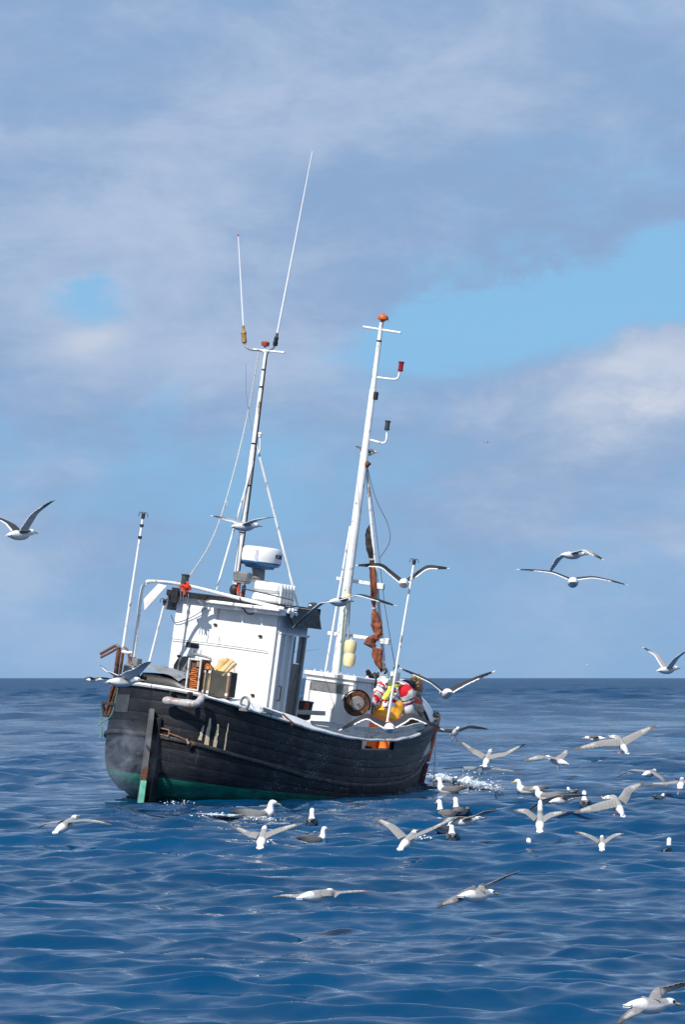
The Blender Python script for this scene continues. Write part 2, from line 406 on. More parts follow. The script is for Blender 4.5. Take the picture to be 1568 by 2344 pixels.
# ================================================================== fishing boat
HDG, PITCH, HEEL = rad(63), rad(2.6), rad(7)           # heading away to the right, bow down, heeled to starboard
BM = (Matrix.Rotation(HDG, 3, 'Z') @ Matrix.Rotation(PITCH, 3, 'Y') @ Matrix.Rotation(HEEL, 3, 'X'))
BO = Vector((-2.4964, 42.019, .2309))                  # stern post at the design waterline
def ray(px, py):
    d = Vector(((px-784)/FPX, 1, (1172-py)/FPX)); return Matrix.Rotation(TH, 3, 'X') @ d
def at(px, py, x=None, y=None, z=None):                # a measured point on a plane of the boat (x forward, y port, z up)
    o = BM.transposed() @ (CAM-BO); d = BM.transposed() @ ray(px, py)
    t = (x-o.x)/d.x if x is not None else (y-o.y)/d.y if y is not None else (z-o.z)/d.z
    return o+d*t
def boat2world(p): return BM @ Vector(p)+BO
boat = empty('fishing_boat'); boat.matrix_world = Matrix.Translation(BO) @ BM.to_4x4()
boat.location = BO; boat.rotation_euler = BM.to_euler()
tag(boat, 'old black wooden fishing boat with white wheelhouse heeling to one side on the sea', 'fishing boat')
def Pt(b, name, m, par=None, smooth=35, **k): return b.build(name, m, par or boat, smooth, **k)

# ---- hull form
PLAN = cr([(-.02, 0, 0), (.03, .34, 0), (.2, .65, 0), (.55, .91, 0), (1.1, 1.09, 0), (2, 1.24, 0), (3.5, 1.3, 0), (4.8, 1.2, 0), (5.9, .98, 0), (6.9, .62, 0), (7.6, .30, 0), (8.1, .03, 0)], 160)
cum = [0]
for a, b in zip(PLAN, PLAN[1:]): cum.append(cum[-1]+(b-a).length)
cum = [c_/cum[-1] for c_ in cum]
SHX = [0, .6, 1.02, 1.54, 1.96, 2.92, 3.6, 4.2, 4.85, 5.4, 6.2, 7.2, 8.2]
SHZ = [1.25, 1.13, 1.07, 1.0, .94, .87, .86, .875, .92, .985, 1.06, 1.13, 1.19]
def sheer(x): return float(np.interp(x, SHX, SHZ))
def sst(a, b, x): t = min(1, max(0, (x-a)/(b-a))); return t*t*(3-2*t)
ZK = -.75
def hull(u, v, side=-1, off=0.0):
    x = float(np.interp(u, cum, [p.x for p in PLAN])); y = float(np.interp(u, cum, [p.y for p in PLAN]))
    z = ZK+(sheer(x)-ZK)*v
    s = float(np.interp(v, [0, .12, .25, .36, .48, .62, .8, 1], [.04, .45, .72, .87, .955, .99, 1.0, .99]))
    k = sst(4.6, 8, x); s = s*(1-k)+k*(.12+.88*v**.75)
    st = sst(1.6, 0, x)
    s = s*(1-st)+st*float(np.interp(v, [0, .2, .30, .37, .44, .52, .62, .8, 1], [.03, .30, .60, .82, .93, .985, 1.0, 1.0, .99]))
    xx = x+st*(1-s)*.95-k*(1-v)*.55
    p = Vector((xx, side*y*s, z))
    if off:
        e = .004; a = hull(min(1, u+e), v, side)-hull(max(0, u-e), v, side); b = hull(u, min(1, v+e), side)-hull(u, max(0, v-e), side)
        n = a.cross(b)*(side)*-1; n = nrm(n)
        if n.dot(Vector((p.x-4, p.y*3, 0))) < 0: n = -n
        p = p+n*off
    return p
def u_of(x):                                           # u where the sheer plan reaches x
    return float(np.interp(x, [p.x for p in PLAN], cum))
RUBM = mat('rub_rail_paint', (.030, .031, .034), .55, var=.35, scale=6, dirt=(.17, .10, .06), amt=.40, dscale=7, bump=.3)
def u_y(y): return float(np.interp(y, [p.y for p in PLAN[:60]], cum[:60]))
NS = 9; V0 = .345
VS = [V0+(1-V0)*(i+(0, .12, -.10, .08, .16, -.08, .05, -.12, .0, 0)[i])/NS for i in range(NS+1)]      # planks of uneven width
SC0, SC1 = u_of(3.32), u_of(4.36)                      # freeing port in the top strake
def ulist(a, b, n): return [a+(b-a)*i/(n-1) for i in range(n)]
UA = sorted(set(ulist(0, 1, 64)+ulist(0, .12, 14)+[SC0, SC1]))
# inner shell (one part), strakes (sub-parts)
b = MB()
for side in (-1, 1):
    P = [[hull(u, v, side, -.022) for u in UA] for v in [0, .06, .12, .2, .28, .36, .45, .55, .65, .75, .85, VS[-2]]]
    b.grid(P, flip=side > 0)
    for (a0, a1) in ((0, SC0), (SC1, 1)):
        us = [u for u in UA if a0 <= u <= a1]
        b.grid([[hull(u, v, side, -.022) for u in us] for v in (VS[-2], .995)], flip=side > 0)
b.tube([hull(0, 0), (1, 0, ZK-.03), (4, 0, ZK-.05), hull(1, 0)], .05, 6)
hullo = Pt(b, 'hull', HULL)
def strake(v0, v1, u0, u1, side):
    us = [u for u in UA if u0 < u < u1]; us = [u0]+us+[u1]; g_ = .0009
    P = []
    for (v, o) in ((v0+g_, -.008), (v0+g_+.0004, .0038), (v0+g_+.004, .005), (v1-g_-.004, .005), (v1-g_-.0004, .0038), (v1-g_, -.008)):
        P.append([hull(u, v, side, o) for u in us])
    m_ = MB(); m_.grid(P, flip=side > 0)
    Pt(m_, 'strake', HULL, hullo, 40)
for side in (-1, 1):
    for i in range(NS):
        if i == NS-1: strake(VS[i], VS[i+1], 0, SC0, side); strake(VS[i], VS[i+1], SC1, 1, side)
        else: strake(VS[i], VS[i+1], 0, 1, side)
def vz(u, dz):                                         # v of a line dz below the sheer
    x = float(np.interp(u, cum, [p.x for p in PLAN])); return 1-dz/(sheer(x)-ZK)
def follow(u0, u1, n, dz, w, h, side, off, name, m, par=None, wv=None):
    P = []
    for u in ulist(u0, u1, n):
        q = hull(u, min(1, vz(u, dz)), side, off); c_ = hull(u, min(1, vz(u, dz)), side, off-w)
        up = Vector((0, 0, h)); wob = .0
        if wv: wob = wv*mnoise.noise(Vector((q.x*3.1, side*5, dz*9)))
        z0 = Vector((0, 0, wob-(0 if dz > 0 else 0)))
        r_ = .18*h
        P.append([q+z0, q+z0+up*.5+nrm(q-c_)*w*.12, q+z0+up, c_+z0+up, c_+z0])
    m_ = MB(); m_.grid(P, closed=True, flip=side < 0)
    n5 = len(P)-1
    m_.f += [(0, 1, 2, 3, 4), tuple(n5*5+j for j in (4, 3, 2, 1, 0))]; m_.m += [0, 0]
    return Pt(m_, name, m, par, 40, fix=True)
US = u_of(.62)
for side in (-1, 1):
    follow(0, u_of(.20), 14, 0, .12, .046, side, .045, 'stern_rail', RAILW)
    follow(u_of(.20), u_of(5.3), 60, 0, .10, .034, side, .046, 'rail', RAILW, wv=.012)
    follow(u_of(5.3), 1, 30, 0, .07, .035, side, .02, 'bow_rail', BLACK)
    follow(0.0, 1, 70, .60, .05, .045, side, .036, 'rub_rail', RUBM, wv=.003)
    # sloping white covering board between rail and deck edge
    P = []
    for u in ulist(u_of(.30), u_of(3.1), 40):
        x = float(np.interp(u, cum, [p.x for p in PLAN])); k = min(1, (x-.30)/.3)*(1-.75*sst(1.6, 3.1, x))
        q0 = hull(u, 1, side, .03)+Vector((0, 0, .034)); q1 = hull(u, 1, side, -.06)+Vector((0, 0, .036+.085*k)); q2 = hull(u, 1, side, -.12)+Vector((0, 0, .03+.085*k))
        wb_ = Vector((0, 0, .006*mnoise.noise(Vector((x*5, 0, 0))))); P.append([q0, q1+wb_, q2+wb_])
    m_ = MB(); m_.grid(P, flip=side < 0); Pt(m_, 'covering_board', WHITE, None, 30, fix=True)
    # raised wash boards above the rail
    for j in range(2):
        P = []; us = ulist(u_of(2.0), u_of(5.75), 46)
        for u in us:
            x = float(np.interp(u, cum, [p.x for p in PLAN]))
            hh = float(np.interp(x, [2.0, 2.4, 3.5, 5.2, 5.75], [.10, .135, .15, .13, .09]))
            q0 = hull(u, 1, side, -.015); z0 = .035+hh*j/2+.003; z1 = .035+hh*(j+1)/2-.003
            q1 = hull(u, 1, side, -.045)
            P.append([q0+Vector((0, 0, z0)), q0+Vector((0, 0, z1)), q1+Vector((0, 0, z1)), q1+Vector((0, 0, z0))])
        m_ = MB(); m_.grid(P, closed=True, flip=side < 0); Pt(m_, 'wash_board', GREYW, None, 30, fix=True)
    # bulwark lining (white inside) with the freeing port left open
    b = MB()
    for (a0, a1, lo, hi) in ((0, SC0, .30, -.02), (SC1, 1, .30, -.02), (SC0, SC1, .30, .10)):
        us = [a0]+[u for u in UA if a0 < u < a1]+[a1]
        b.grid([[hull(u, 1, side, -.06)-Vector((0, 0, lo*1.5)) for u in us], [hull(u, 1, side, -.06)-Vector((0, 0, hi)) for u in us]], flip=side < 0)
    Pt(b, 'bulwark_lining', GREYW, None, 40)
    # frame heads seen along the bulwark
    for x in (2.6, 3.25, 4.42, 5.0, 5.6):
        p = hull(u_of(x), 1, side, -.085); m_ = MB(); m_.beam(p-Vector((0, 0, .42)), p+Vector((0, 0, .02)), .07, .05); Pt(m_, 'frame_head', GREYW)
# deck planks
for i, y in enumerate(np.arange(-1.2, 1.21, .2)):
    m_ = MB(); P = []
    for x in np.linspace(.12, 7.4, 24):
        hb = float(np.interp(x, [p.x for p in PLAN], [p.y for p in PLAN]))-.03
        y0 = max(-hb, min(hb, y-.098)); y1 = max(-hb, min(hb, y+.098)); z = sheer(x)-.40
        P.append([(x, y0, z), (x, y1, z)])
    m_.grid(P, flip=True); Pt(m_, 'deck_plank', DECKM, None, 0)
# posts on the starboard rail
for (px, x, m_, w, h) in ((925, 4.72, WHITE, .075, .20), (884, 4.1, RAILW, .03, .17)):
    q = hull(u_of(x), 1, -1, -.0); bb = MB(); bb.beam(q+Vector((0, 0, .036)), q+Vector((.0, 0, h)), w, w*.8); Pt(bb, 'rail_post', m_)
# stem with orange band
b = MB(); P = [hull(1, v, -1) for v in np.linspace(.2, 1, 10)]
for i, p in enumerate(P): P[i] = Vector((p.x+.02, 0, p.z))
b.tube(P+[P[-1]+Vector((.02, 0, .06))], .055, 8); Pt(b, 'stem_post', HULL)
P2 = [p+Vector((.045, -.035, 0)) for p in cr(P, 30)]
b = MB(); b.tube(P2[17:], .042, 8); Pt(b, 'stem_band', STEMR)
b = MB(); b.tube(P2[11:17]+[P2[16]+Vector((0, 0, .01))], .040, 8); Pt(b, 'stem_band', STEMD)
# white turtle-back over the bow with a black edge
def turtle(x, t, dz=0.0):                              # t -1..1 across
    hb = max(.02, float(np.interp(x, [p.x for p in PLAN], [p.y for p in PLAN]))-.04)
    top = float(np.interp(x, [6.35, 6.9, 7.3, 7.7, 8.05], [1.60, 1.56, 1.47, 1.34, 1.20]))
    zb = sheer(x)+.03
    return Vector((x, -t*hb, zb+(top-zb+dz)*(1-abs(t)**2.6)))
b = MB(); P = [[turtle(x, t) for t in np.linspace(-1, 1, 15)] for x in np.linspace(6.35, 8.05, 16)]
b.grid(P); b.add([p for p in P[0]], [tuple(range(15))]); tb = Pt(b, 'turtle_back', WHITE, None, 50)
b = MB(); b.tube([turtle(x, .0, .012) for x in np.linspace(6.35, 8.08, 14)], .022, 6); b.tube([turtle(6.35, t, .012) for t in np.linspace(-1, 1, 17)], .018, 6)
Pt(b, 'edge_trim', BLACK, tb)
# water streaming from the bow
b = MB()
q = hull(u_of(7.2), .93, -1, .03)
b.tube([q, q+Vector((.0, -.03, -.3)), q+Vector((.02, -.07, -.8)), q+Vector((.03, -.10, -1.15))], [.006, .008, .011, .015], 6)
Pt(b, 'discharge_stream', mat('falling_water', (.75, .80, .84), .25, var=.1))

# ---- stern: rudder, post, tiller linkage, exhaust pipe, plates, bare patches
b = MB()
prof = [(-.02, .98), (-.03, .55), (-.03, -.6)]; aft = [(.10, 1.0), (.19, .86), (.25, .55), (.26, .1), (.27, -.6)]
dv = Vector((-.83, -.56, 0)); sd = Vector((.56, -.83, 0)); piv = Vector((-.045, -.035, 0))
poly = [piv+dv*a_+Vector((0, 0, z)) for a_, z in prof]+[piv+dv*a_+Vector((0, 0, z)) for a_, z in aft[::-1]]
b.prism([p-sd*.028 for p in poly], sd*.056); RUD = mat('rudder_paint', (.085, .085, .088), .6, var=.3, scale=6, dirt=(.20, .18, .16), amt=.42, dscale=7, stretch=(1, 1, .3), bump=.3)
rud = Pt(b, 'rudder', RUD, None, 20, fix=True)
b = MB(); b.beam(piv+dv*.272+Vector((0, 0, .12)), piv+dv*.272+Vector((0, 0, .30)), .072, .02, up=dv); Pt(b, 'rust_stain_band', RUSTM, rud)
b = MB(); b.beam(piv+dv*.274+Vector((0, 0, -.35)), piv+dv*.274+Vector((0, 0, .12)), .074, .022, up=dv)
Pt(b, 'pale_green_edge', mat('pale_green_paint', (.16, .50, .36), .6, var=.2, scale=14, dirt=(.30, .34, .24), amt=.4), rud)
b = MB(); b.box((.0, -.115, .1), (.16, .17, 1.6), bev=.02); Pt(b, 'stern_post', BLACK)
us = ulist(u_y(.10), u_y(.60), 12)
b = MB(); b.grid([[hull(u, v+.012*mnoise.noise(Vector((u*90, v*9, 0)))-.05*(u-us[0])/(us[-1]-us[0])*.5, -1, .010) for u in us] for v in (.685, .715, .745, .768)]); Pt(b, 'steering_slot_shade', mat('slot_shade_black', (.006, .005, .005), .9))  # near-black sheet laid on the hull for the shade inside the slot
IRON = mat('bare_rusty_iron', (.20, .11, .07), .7, .4, var=.4, scale=30, dirt=(.45, .36, .30), amt=.42, dscale=30)
for v_ in (.765, .727):
    b = MB(); b.tube([hull(u_y(.13), v_, -1, .04), hull(u_y(.30), v_-.006, -1, .04), hull(u_y(.31), v_-.007, -1, .01)], .010, 6); Pt(b, 'tiller_rod', IRON)
b = MB(); b.tube([hull(u_y(.30), .757, -1, .045), hull(u_y(.30), .722, -1, .045)], .012, 6); b.tube([hull(u_y(.30), .74, -1, .045), hull(u_y(.42), .728, -1, .04), hull(u_y(.55), .712, -1, .03)], [.012, .014, .010], 6); Pt(b, 'tiller_arm', IRON)
b = MB(); b.tube([hull(u_y(.50), .725, -1, .03), hull(u_y(.53), .70, -1, .05), hull(u_y(.55), .672, -1, .03)], [.02, .03, .02], 8); b.ball(hull(u_y(.56), .69, -1, .03), .026, 8); Pt(b, 'steering_joint', DARK)
# horizontal grey exhaust silencer under the rail
a0, a1 = at(372, 1603, x=-.13), at(437, 1612, x=-.12); a1 = Vector((a1.x+.03, a1.y, a1.z))
d = a1-a0
b = MB(); b.tube([a0, a0+d*.03, a0+d*.1, a0+d*.12, a0+d*.3, a0+d*.32, a0+d*.75, a0+d*.77, a0+d*.95, a1, a1+d*.06], [.02, .04, .05, .055, .056, .05, .05, .055, .054, .045, .02], 14)
b.tube([a1-d*.12, a1+d*.02, a1+d*.08+Vector((.04, 0, .01)), a1+d*.12+Vector((.09, 0, .05)), a1+d*.10+Vector((.16, .01, .11))], [.045, .05, .05, .048, .046], 12)
ex = Pt(b, 'exhaust_silencer', PVC, None, 40)
for m0 in (a0+d*.8+Vector((.06, 0, .08)), a0+d*.2+Vector((.06, 0, .06))): b = MB(); b.box(m0, (.10, .03, .13)); Pt(b, 'bracket', DARK, ex)
# plates on the port quarter
def patch(u0, u1, v0, v1, side, off, m, name, irregular=0.0, nu=6, nv=8):
    P = []
    for j in range(nv):
        v = v0+(v1-v0)*j/(nv-1); w = irregular*(mnoise.noise(Vector((v*90, u0*50, 1)))); w2 = irregular*mnoise.noise(Vector((v*120, u0*50, 7)))
        P.append([hull(u0+w+(u1+w2-u0-w)*i/(nu-1), v, side, off) for i in range(nu)])
    b = MB(); b.grid(P, flip=side > 0); return Pt(b, name, m, None, 40)
patch(u_y(.34), u_y(.62), .83, .94, 1, .012, mat('patch_plate', (.045, .05, .055), .5, var=.25, dirt=(.16, .12, .08), amt=.36), 'repair_plate')
patch(u_y(.02), u_y(.20), .70, .79, 1, .012, BLACK, 'repair_plate')
for (x, v0, v1, w) in ((457, .735, .83, .0046), (472, .715, .885, .0068), (490, .705, .86, .0060), (513, .71, .885, .0026)):
    n = 11; P = []
    for j in range(n):
        t = j/(n-1); py = 1697+(x-458)*.12-(v1-v0)*1000*t*.95
        q0 = at(x+10*t*(v1-v0)*11*.4, py, y=-.75)
        uu = None; best = 9
        for u in np.linspace(.05, .18, 160):
            h_ = hull(u, v0+(v1-v0)*t, -1); pr = BM @ h_+BO-CAM
            pxx = 784+FPX*pr.x/pr.y
            if abs(pxx-(x+9*t)) < best: best = abs(pxx-(x+9*t)); uu = u
        ww = w*(.35 if t > .92 else 1-.55*t)*(1+.35*mnoise.noise(Vector((x, t*6, 0))))
        l0 = ww*.25*mnoise.noise(Vector((x, t*9, 4)))
        P.append([hull(uu+l0+ww*(i/3-.5), v0+(v1-v0)*t, -1, .0095) for i in range(4)])
    b = MB(); b.grid(P); Pt(b, 'bare_patch', CREAM, None, 40)
# iron ring on the starboard quarter rail
q = at(560, 1610, y=-1.0); b = MB(); ring = [q+Vector((.0, .082*math.cos(a_)*.9, .076*math.sin(a_)))+Vector((.03*math.cos(a_), 0, 0)) for a_ in np.linspace(0, 2*math.pi, 22)]
b.tube(ring, .016, 8); b.box(q-Vector((0, 0, .085)), (.06, .12, .03)); Pt(b, 'mooring_ring', GREYM)
b = MB()
for j, zz in enumerate((0, .035)):
    p0, p1 = at(598, 1625-j*5, y=-1.09), at(643, 1640-j*4, y=-1.13); b.beam(p0, p1, .05, .026)
Pt(b, 'fairlead_boards', GREYW)
p0, p1 = at(645, 1636, y=-1.1), at(672, 1660, y=-1.24); b = MB(); b.beam(p0, p1, .03, .05); Pt(b, 'rusty_brace', RUSTM)

# ---- wheelhouse
XA, XF, YS, YP, ZB, ZT = 1.45, 2.26, -.83, .66, .55, 2.42
wh = MB()
# aft wall as panels with narrow seams; a dark panel set on it paints in the shade of a vent opening
wh.box((XA, (YS+YP)/2, (ZB+ZT)/2), (.04, YP-YS, ZT-ZB), bev=.004)
wall_aft = Pt(wh, 'aft_wall', WHITE)
b = MB(); v0, v1 = at(426, 1469, x=XA-.02), at(454, 1485, x=XA-.02)
b.box(((v0.x-.002), (v0.y+v1.y)/2, (v0.z+v1.z)/2), (.012, abs(v0.y-v1.y), abs(v0.z-v1.z))); Pt(b, 'vent_shade_panel', DARK, wall_aft)
b = MB(); b.tube([at(391, 1462, x=XA-.05), at(500, 1475, x=XA-.05), at(612, 1491, x=XA-.05)], .004, 5); Pt(b, 'grab_wire', WIRE, wall_aft)
for y in (YS+.02, YP-.02): b = MB(); b.beam((XA-.025, y, ZB), (XA-.025, y, ZT), .02, .04); Pt(b, 'corner_trim', WHITE, wall_aft)
for y, z0 in ((-.30, .62), (.18, .62)): b = MB(); b.beam((XA-.0215, y, z0), (XA-.0215, y, ZT-.06), .012, .022); Pt(b, 'seam_batten', WHITE, wall_aft)
for y, z in ((-.62, 2.05), (-.62, 1.30), (.05, 2.12), (.52, 1.66)): b = MB(); b.box((XA-.035, y, z), (.03, .05, .03), bev=.008); Pt(b, 'cleat', RUSTM, wall_aft)
b = MB(); b.box(((XA+XF)/2, YP-.002, 1.2), (XF-XA-.044, .04, 1.3)); b.box(((XA+XF)/2, YP-.002, 2.28), (XF-XA-.044, .04, .28)); b.box((XA+.09, YP-.002, 2.0), (.13, .04, .4)); b.box((XF-.06, YP-.002, 2.0), (.07, .04, .4))
Pt(b, 'port_wall', WHITE)
b = MB(); b.box((XF, (YS+YP)/2, 1.15), (.04, YP-YS, 1.2)); b.box((XF, (YS+YP)/2, 2.30), (.04, YP-YS, .24))
for y in (YS+.05, YS+.5, YS+1.0, YP-.05): b.box((XF, y, 1.97), (.04, .09, .42))
Pt(b, 'front_wall', WHITE)
# starboard wall: solid aft bay, open doorway forward
SB = mat('shade_greyed_side_white', (.66, .66, .66), .5, var=.06, dirt=(.30, .28, .26), amt=.34, dscale=6, stretch=(1, 1, .3))  # white paint greyed in its colour to carry the unlit side's shade
DX0, DX1 = 1.86, 2.16
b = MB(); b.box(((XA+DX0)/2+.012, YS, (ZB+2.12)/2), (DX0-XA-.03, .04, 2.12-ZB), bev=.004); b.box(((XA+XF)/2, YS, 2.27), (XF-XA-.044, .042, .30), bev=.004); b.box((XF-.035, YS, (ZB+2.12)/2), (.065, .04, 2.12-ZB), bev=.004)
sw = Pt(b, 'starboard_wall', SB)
for x in (XA+.05, XA+.20, DX0-.03): b = MB(); b.beam((x, YS-.035, .98), (x, YS-.035, 2.10), .035, .04, up=(1, 0, 0)); Pt(b, 'frame_strip', WHITE, sw)
b = MB(); b.beam((XA+.03, YS-.036, 2.12), (XF, YS-.036, 2.12), .03, .03); Pt(b, 'frame_strip', WHITE, sw)
for x in (DX0+.02, DX1-.0): b = MB(); b.beam((x, YS-.03, .9), (x, YS-.03, 2.10), .04, .05, up=(1, 0, 0)); Pt(b, 'door_frame', GREYM, sw)
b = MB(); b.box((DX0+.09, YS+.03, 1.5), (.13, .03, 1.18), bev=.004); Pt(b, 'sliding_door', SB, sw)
b = MB(); b.tube([(XA+.15, YS-.05, 1.27), (XA+.15, YS-.085, 1.27), (XA+.15, YS-.085, 1.45), (XA+.15, YS-.05, 1.45)], .010, 6); Pt(b, 'door_handle', DARK, sw)
b = MB(); b.box(((XA+XF)/2, -.1, .75), (.7, 1.3, .4)); b.box((2.1, -.1, 1.45), (.12, 1.2, .12)); b.box((1.75, -.45, 1.2), (.3, .3, .7)); Pt(b, 'cabin_furniture', INNER)
# roof with black fascia
b = MB(); b.box(((XA+XF)/2-.02, (YS+YP)/2, ZT+.025), (XF-XA+.14, YP-YS+.20, .05), bev=.01); roof = Pt(b, 'roof', GREYW)
b = MB(); b.box((XA-.10, (YS+YP)/2, ZT+.03), (.03, YP-YS+.24, .075), bev=.006); b.box((XF+.07, (YS+YP)/2, ZT-.03), (.03, YP-YS+.24, .2), bev=.006)
Pt(b, 'fascia', BLACK, roof)
b = MB(); z0, z1 = ZT+.045, ZT-.19
b.prism([(XA-.08, YS-.11, z0), (XF+.05, YS-.11, z0), (XF+.09, YS-.16, z1), (XA+.14, YS-.16, z1)], (0, .02, 0)); Pt(b, 'side_visor', BLACK, roof, 20, fix=True)
b = MB(); b.prism([(XA-.08, YP+.11, z0), (XF+.05, YP+.11, z0), (XF+.09, YP+.16, z1), (XA-.02, YP+.16, z1)], (0, -.02, 0)); Pt(b, 'side_visor', GREYM, roof, 20, fix=True)
b = MB(); q = at(400, 1363, x=XA-.13); b.box(q, (.04, .10, .20)); Pt(b, 'vent_flap', BLACK, roof)
# row of white lamp boxes under the aft eave
q0, q1 = at(479, 1377, x=XA-.14), at(652, 1398, x=XA-.14); d = q1-q0
for (t0, t1) in ((0, .36), (.375, .62), (.635, .98)):
    m_ = MB(); a_, c_ = q0+d*t0, q0+d*t1
    m_.beam(a_, c_, .20, .045, bev=.01); m_.beam(a_+Vector((.03, 0, -.045)), c_+Vector((.03, 0, -.045)), .13, .05, bev=.012)
    Pt(m_, 'deck_light_box', WHITE, roof)
for y in (.25, -.2, -.62):
    b = MB(); b.beam((XA-.02, y, ZT-.07), (XA-.20, y, ZT-.02), .02, .02); Pt(b, 'bracket', WHITE, roof)
# pipe gantry from the port quarter to the starboard roof corner
g0, g1, g2 = at(300, 1541, x=.55), at(324, 1352, x=.55), at(343, 1331, x=.60)
g3 = at(415, 1338, x=.95); g4 = at(520, 1363, x=1.22); g5 = at(650, 1394, x=1.30)
b = MB(); b.tube(cr([g0+Vector((0, 0, -.25)), g0, g0.lerp(g1, .5), g1, g1.lerp(g2, .6)+Vector((0, .01, .012)), g2, g3, g4, g5], 44), .0235, 10); gan = Pt(b, 'pipe_gantry', WHITEP)
b = MB(); b.prism([at(330, 1397, x=.55), at(328, 1372, x=.55), at(362, 1336, x=.66), at(381, 1341, x=.66)], (.012, 0, 0)); Pt(b, 'gusset_plate', mat('rusty_white_plate', (.74, .72, .66), .6, dirt=(.45, .22, .07), amt=.40, dscale=9), gan, 20, fix=True)
# lantern with red rags on the gantry
q = at(423, 1326, x=.97); b = MB(); b.lathe([(.02, -.085), (.03, -.06), (.056, -.055), (.056, -.045), (.048, -.04), (.048, .045), (.058, .05), (.058, .062), (.03, .07)], q, n=16); lan = Pt(b, 'lantern', GLASSD, gan)
b = MB()
for i in range(16):
    p = q+Vector((random.uniform(-.04, .04), random.uniform(-.1, .1), -.085+random.uniform(-.02, .03)))
    e = p+Vector((random.uniform(-.05, .02), random.uniform(-.07, .07), random.uniform(-.10, .02)))
    b.tube([p, (p+e)/2+Vector((-.02, 0, .03)), e], [.012, .026, .012], 6, sq=.4)
Pt(b, 'red_rag', REDRAG, gan, 60)
b = MB()
for dy in (-.05, 0, .05): b.tube([q+Vector((0, dy, -.1)), q+Vector((.02, dy*.7, -.26))], .007, 5)
b.tube(cr([q+Vector((.02, -.05, -.12)), q+Vector((-.02, -.09, -.2)), q+Vector((0, -.08, -.33))], 8), .006, 5); Pt(b, 'lantern_bracket', GREYM, gan)
# searchlight, horn and clutter on the roof
q = at(555, 1321, x=1.55); b = MB(); b.box(q, (.14, .22, .135), bev=.02); b.box(q+Vector((0, 0, -.07)), (.12, .16, .02)); b.tube([q+Vector((0, .03, -.07)), (q.x, q.y+.03, ZT+.05)], .018, 8); b.tube([q+Vector((0, -.05, -.07)), (q.x, q.y-.02, ZT+.05)], .012, 8)
Pt(b, 'searchlight', GREYM, roof)
q = at(535, 1350, x=1.55); b = MB(); b.ball(q, (.05, .06, .075), 10); b.box(q-Vector((0, 0, .07)), (.06, .05, .08)); b.box(q+Vector((0, -.14, -.01)), (.05, .04, .16)); Pt(b, 'horn', DARK, roof)
b = MB(); b.tube(cr([at(540, 1345, x=1.45), at(553, 1362, x=1.45), at(545, 1372, x=1.45)], 8), .012, 6, sq=.5); b.tube(cr([at(548, 1338, x=1.44), at(542, 1358, x=1.44)], 4), .012, 6, sq=.5); Pt(b, 'red_rag', REDRAG, roof, 60)
b = MB(); b.tube(cr([at(548, 1367, x=1.2), at(556, 1392, x=1.25), at(570, 1406, x=1.32), at(587, 1398, x=1.36), at(592, 1380, x=1.36)], 18), .009, 6); Pt(b, 'cable', CABLE, roof)
b = MB(); b.tube(cr([at(391, 1408, x=1.40), at(402, 1425, x=1.40), at(440, 1412, x=1.40), at(478, 1387, x=1.38)], 16), .005, 5); Pt(b, 'cable', CABLE, roof)
b = MB(); b.tube([at(555, 1347, x=1.42), at(600, 1357, x=1.42), at(672, 1374, x=1.5)], .010, 6); Pt(b, 'roof_rail', CABLE, roof)
b = MB()
for i in range(9): b.box(at(660+random.uniform(0, 18), 1392+random.uniform(0, 20), y=YS-.14), (.05, .04, .05), bev=.01)
Pt(b, 'junction_boxes', WPLASTIC, roof)['kind'] = 'stuff'
q = at(716, 1388, y=YS-.05); b = MB(); b.lathe([(.02, -.06), (.05, -.05), (.055, .0), (.04, .05), (.01, .07)], q, (.3, -.9, .3), 12); Pt(b, 'side_lamp', GLASSD, roof)
# white life raft canister (two rounded shells) on the roof
q0, q1 = at(566, 1383, x=1.62), at(633, 1395, x=1.62)
for nme, z0, z1, gx in (('raft_shell', .0, .125, 0), ('raft_shell', .135, .27, 0)):
    b = MB(); cx = 1.62+.24; cy = (q0.y+q1.y)/2-.01; b.box((cx, cy, ZT+.055+(z0+z1)/2), (.46, .40, z1-z0), bev=.035)
    lr = Pt(b, nme, WPLASTIC, roof)
for i in range(5): b = MB(); b.box((1.68+i*.085, cy-.205, ZT+.19), (.035, .03, .26), bev=.01); Pt(b, 'raft_rib', WPLASTIC, roof)
# radar scanner
STRAP = mat('pale_grey_plastic', (.55, .55, .58), .5)
q = at(597, 1273, x=1.86); UPV = (0, 0, 1)
b = MB(); b.lathe([(.22, -.095), (.262, -.075), (.268, -.02), (.262, .07), (.24, .105), (.18, .118), (.02, .122)], q, n=32); rdm = Pt(b, 'radome', WPLASTIC, None, 30)
b = MB(); b.lathe([(.10, -.165), (.185, -.155), (.195, -.13), (.235, -.125), (.264, -.097), (.264, -.078), (.2, -.076)], q, n=32); Pt(b, 'radar_base', RADARB, rdm)
b = MB(); b.lathe([(.075, -.30), (.085, -.29), (.078, -.16)], q, n=20); b.lathe([(.15, -.335), (.15, -.31), (.08, -.305)], q, n=18); Pt(b, 'radar_pedestal', GREYM, rdm)
for an in (196, 40, 300):
    b = MB()  # pale seam straps round the dome
    a_ = rad(an); c_ = q+Vector((math.cos(a_)*.264, math.sin(a_)*.264, 0)); b.box(c_+Vector((0, 0, -.005)), (.012, .045, .155), Matrix.Rotation(a_, 3, 'Z'), bev=.003); Pt(b, 'seam_strap', STRAP, rdm)
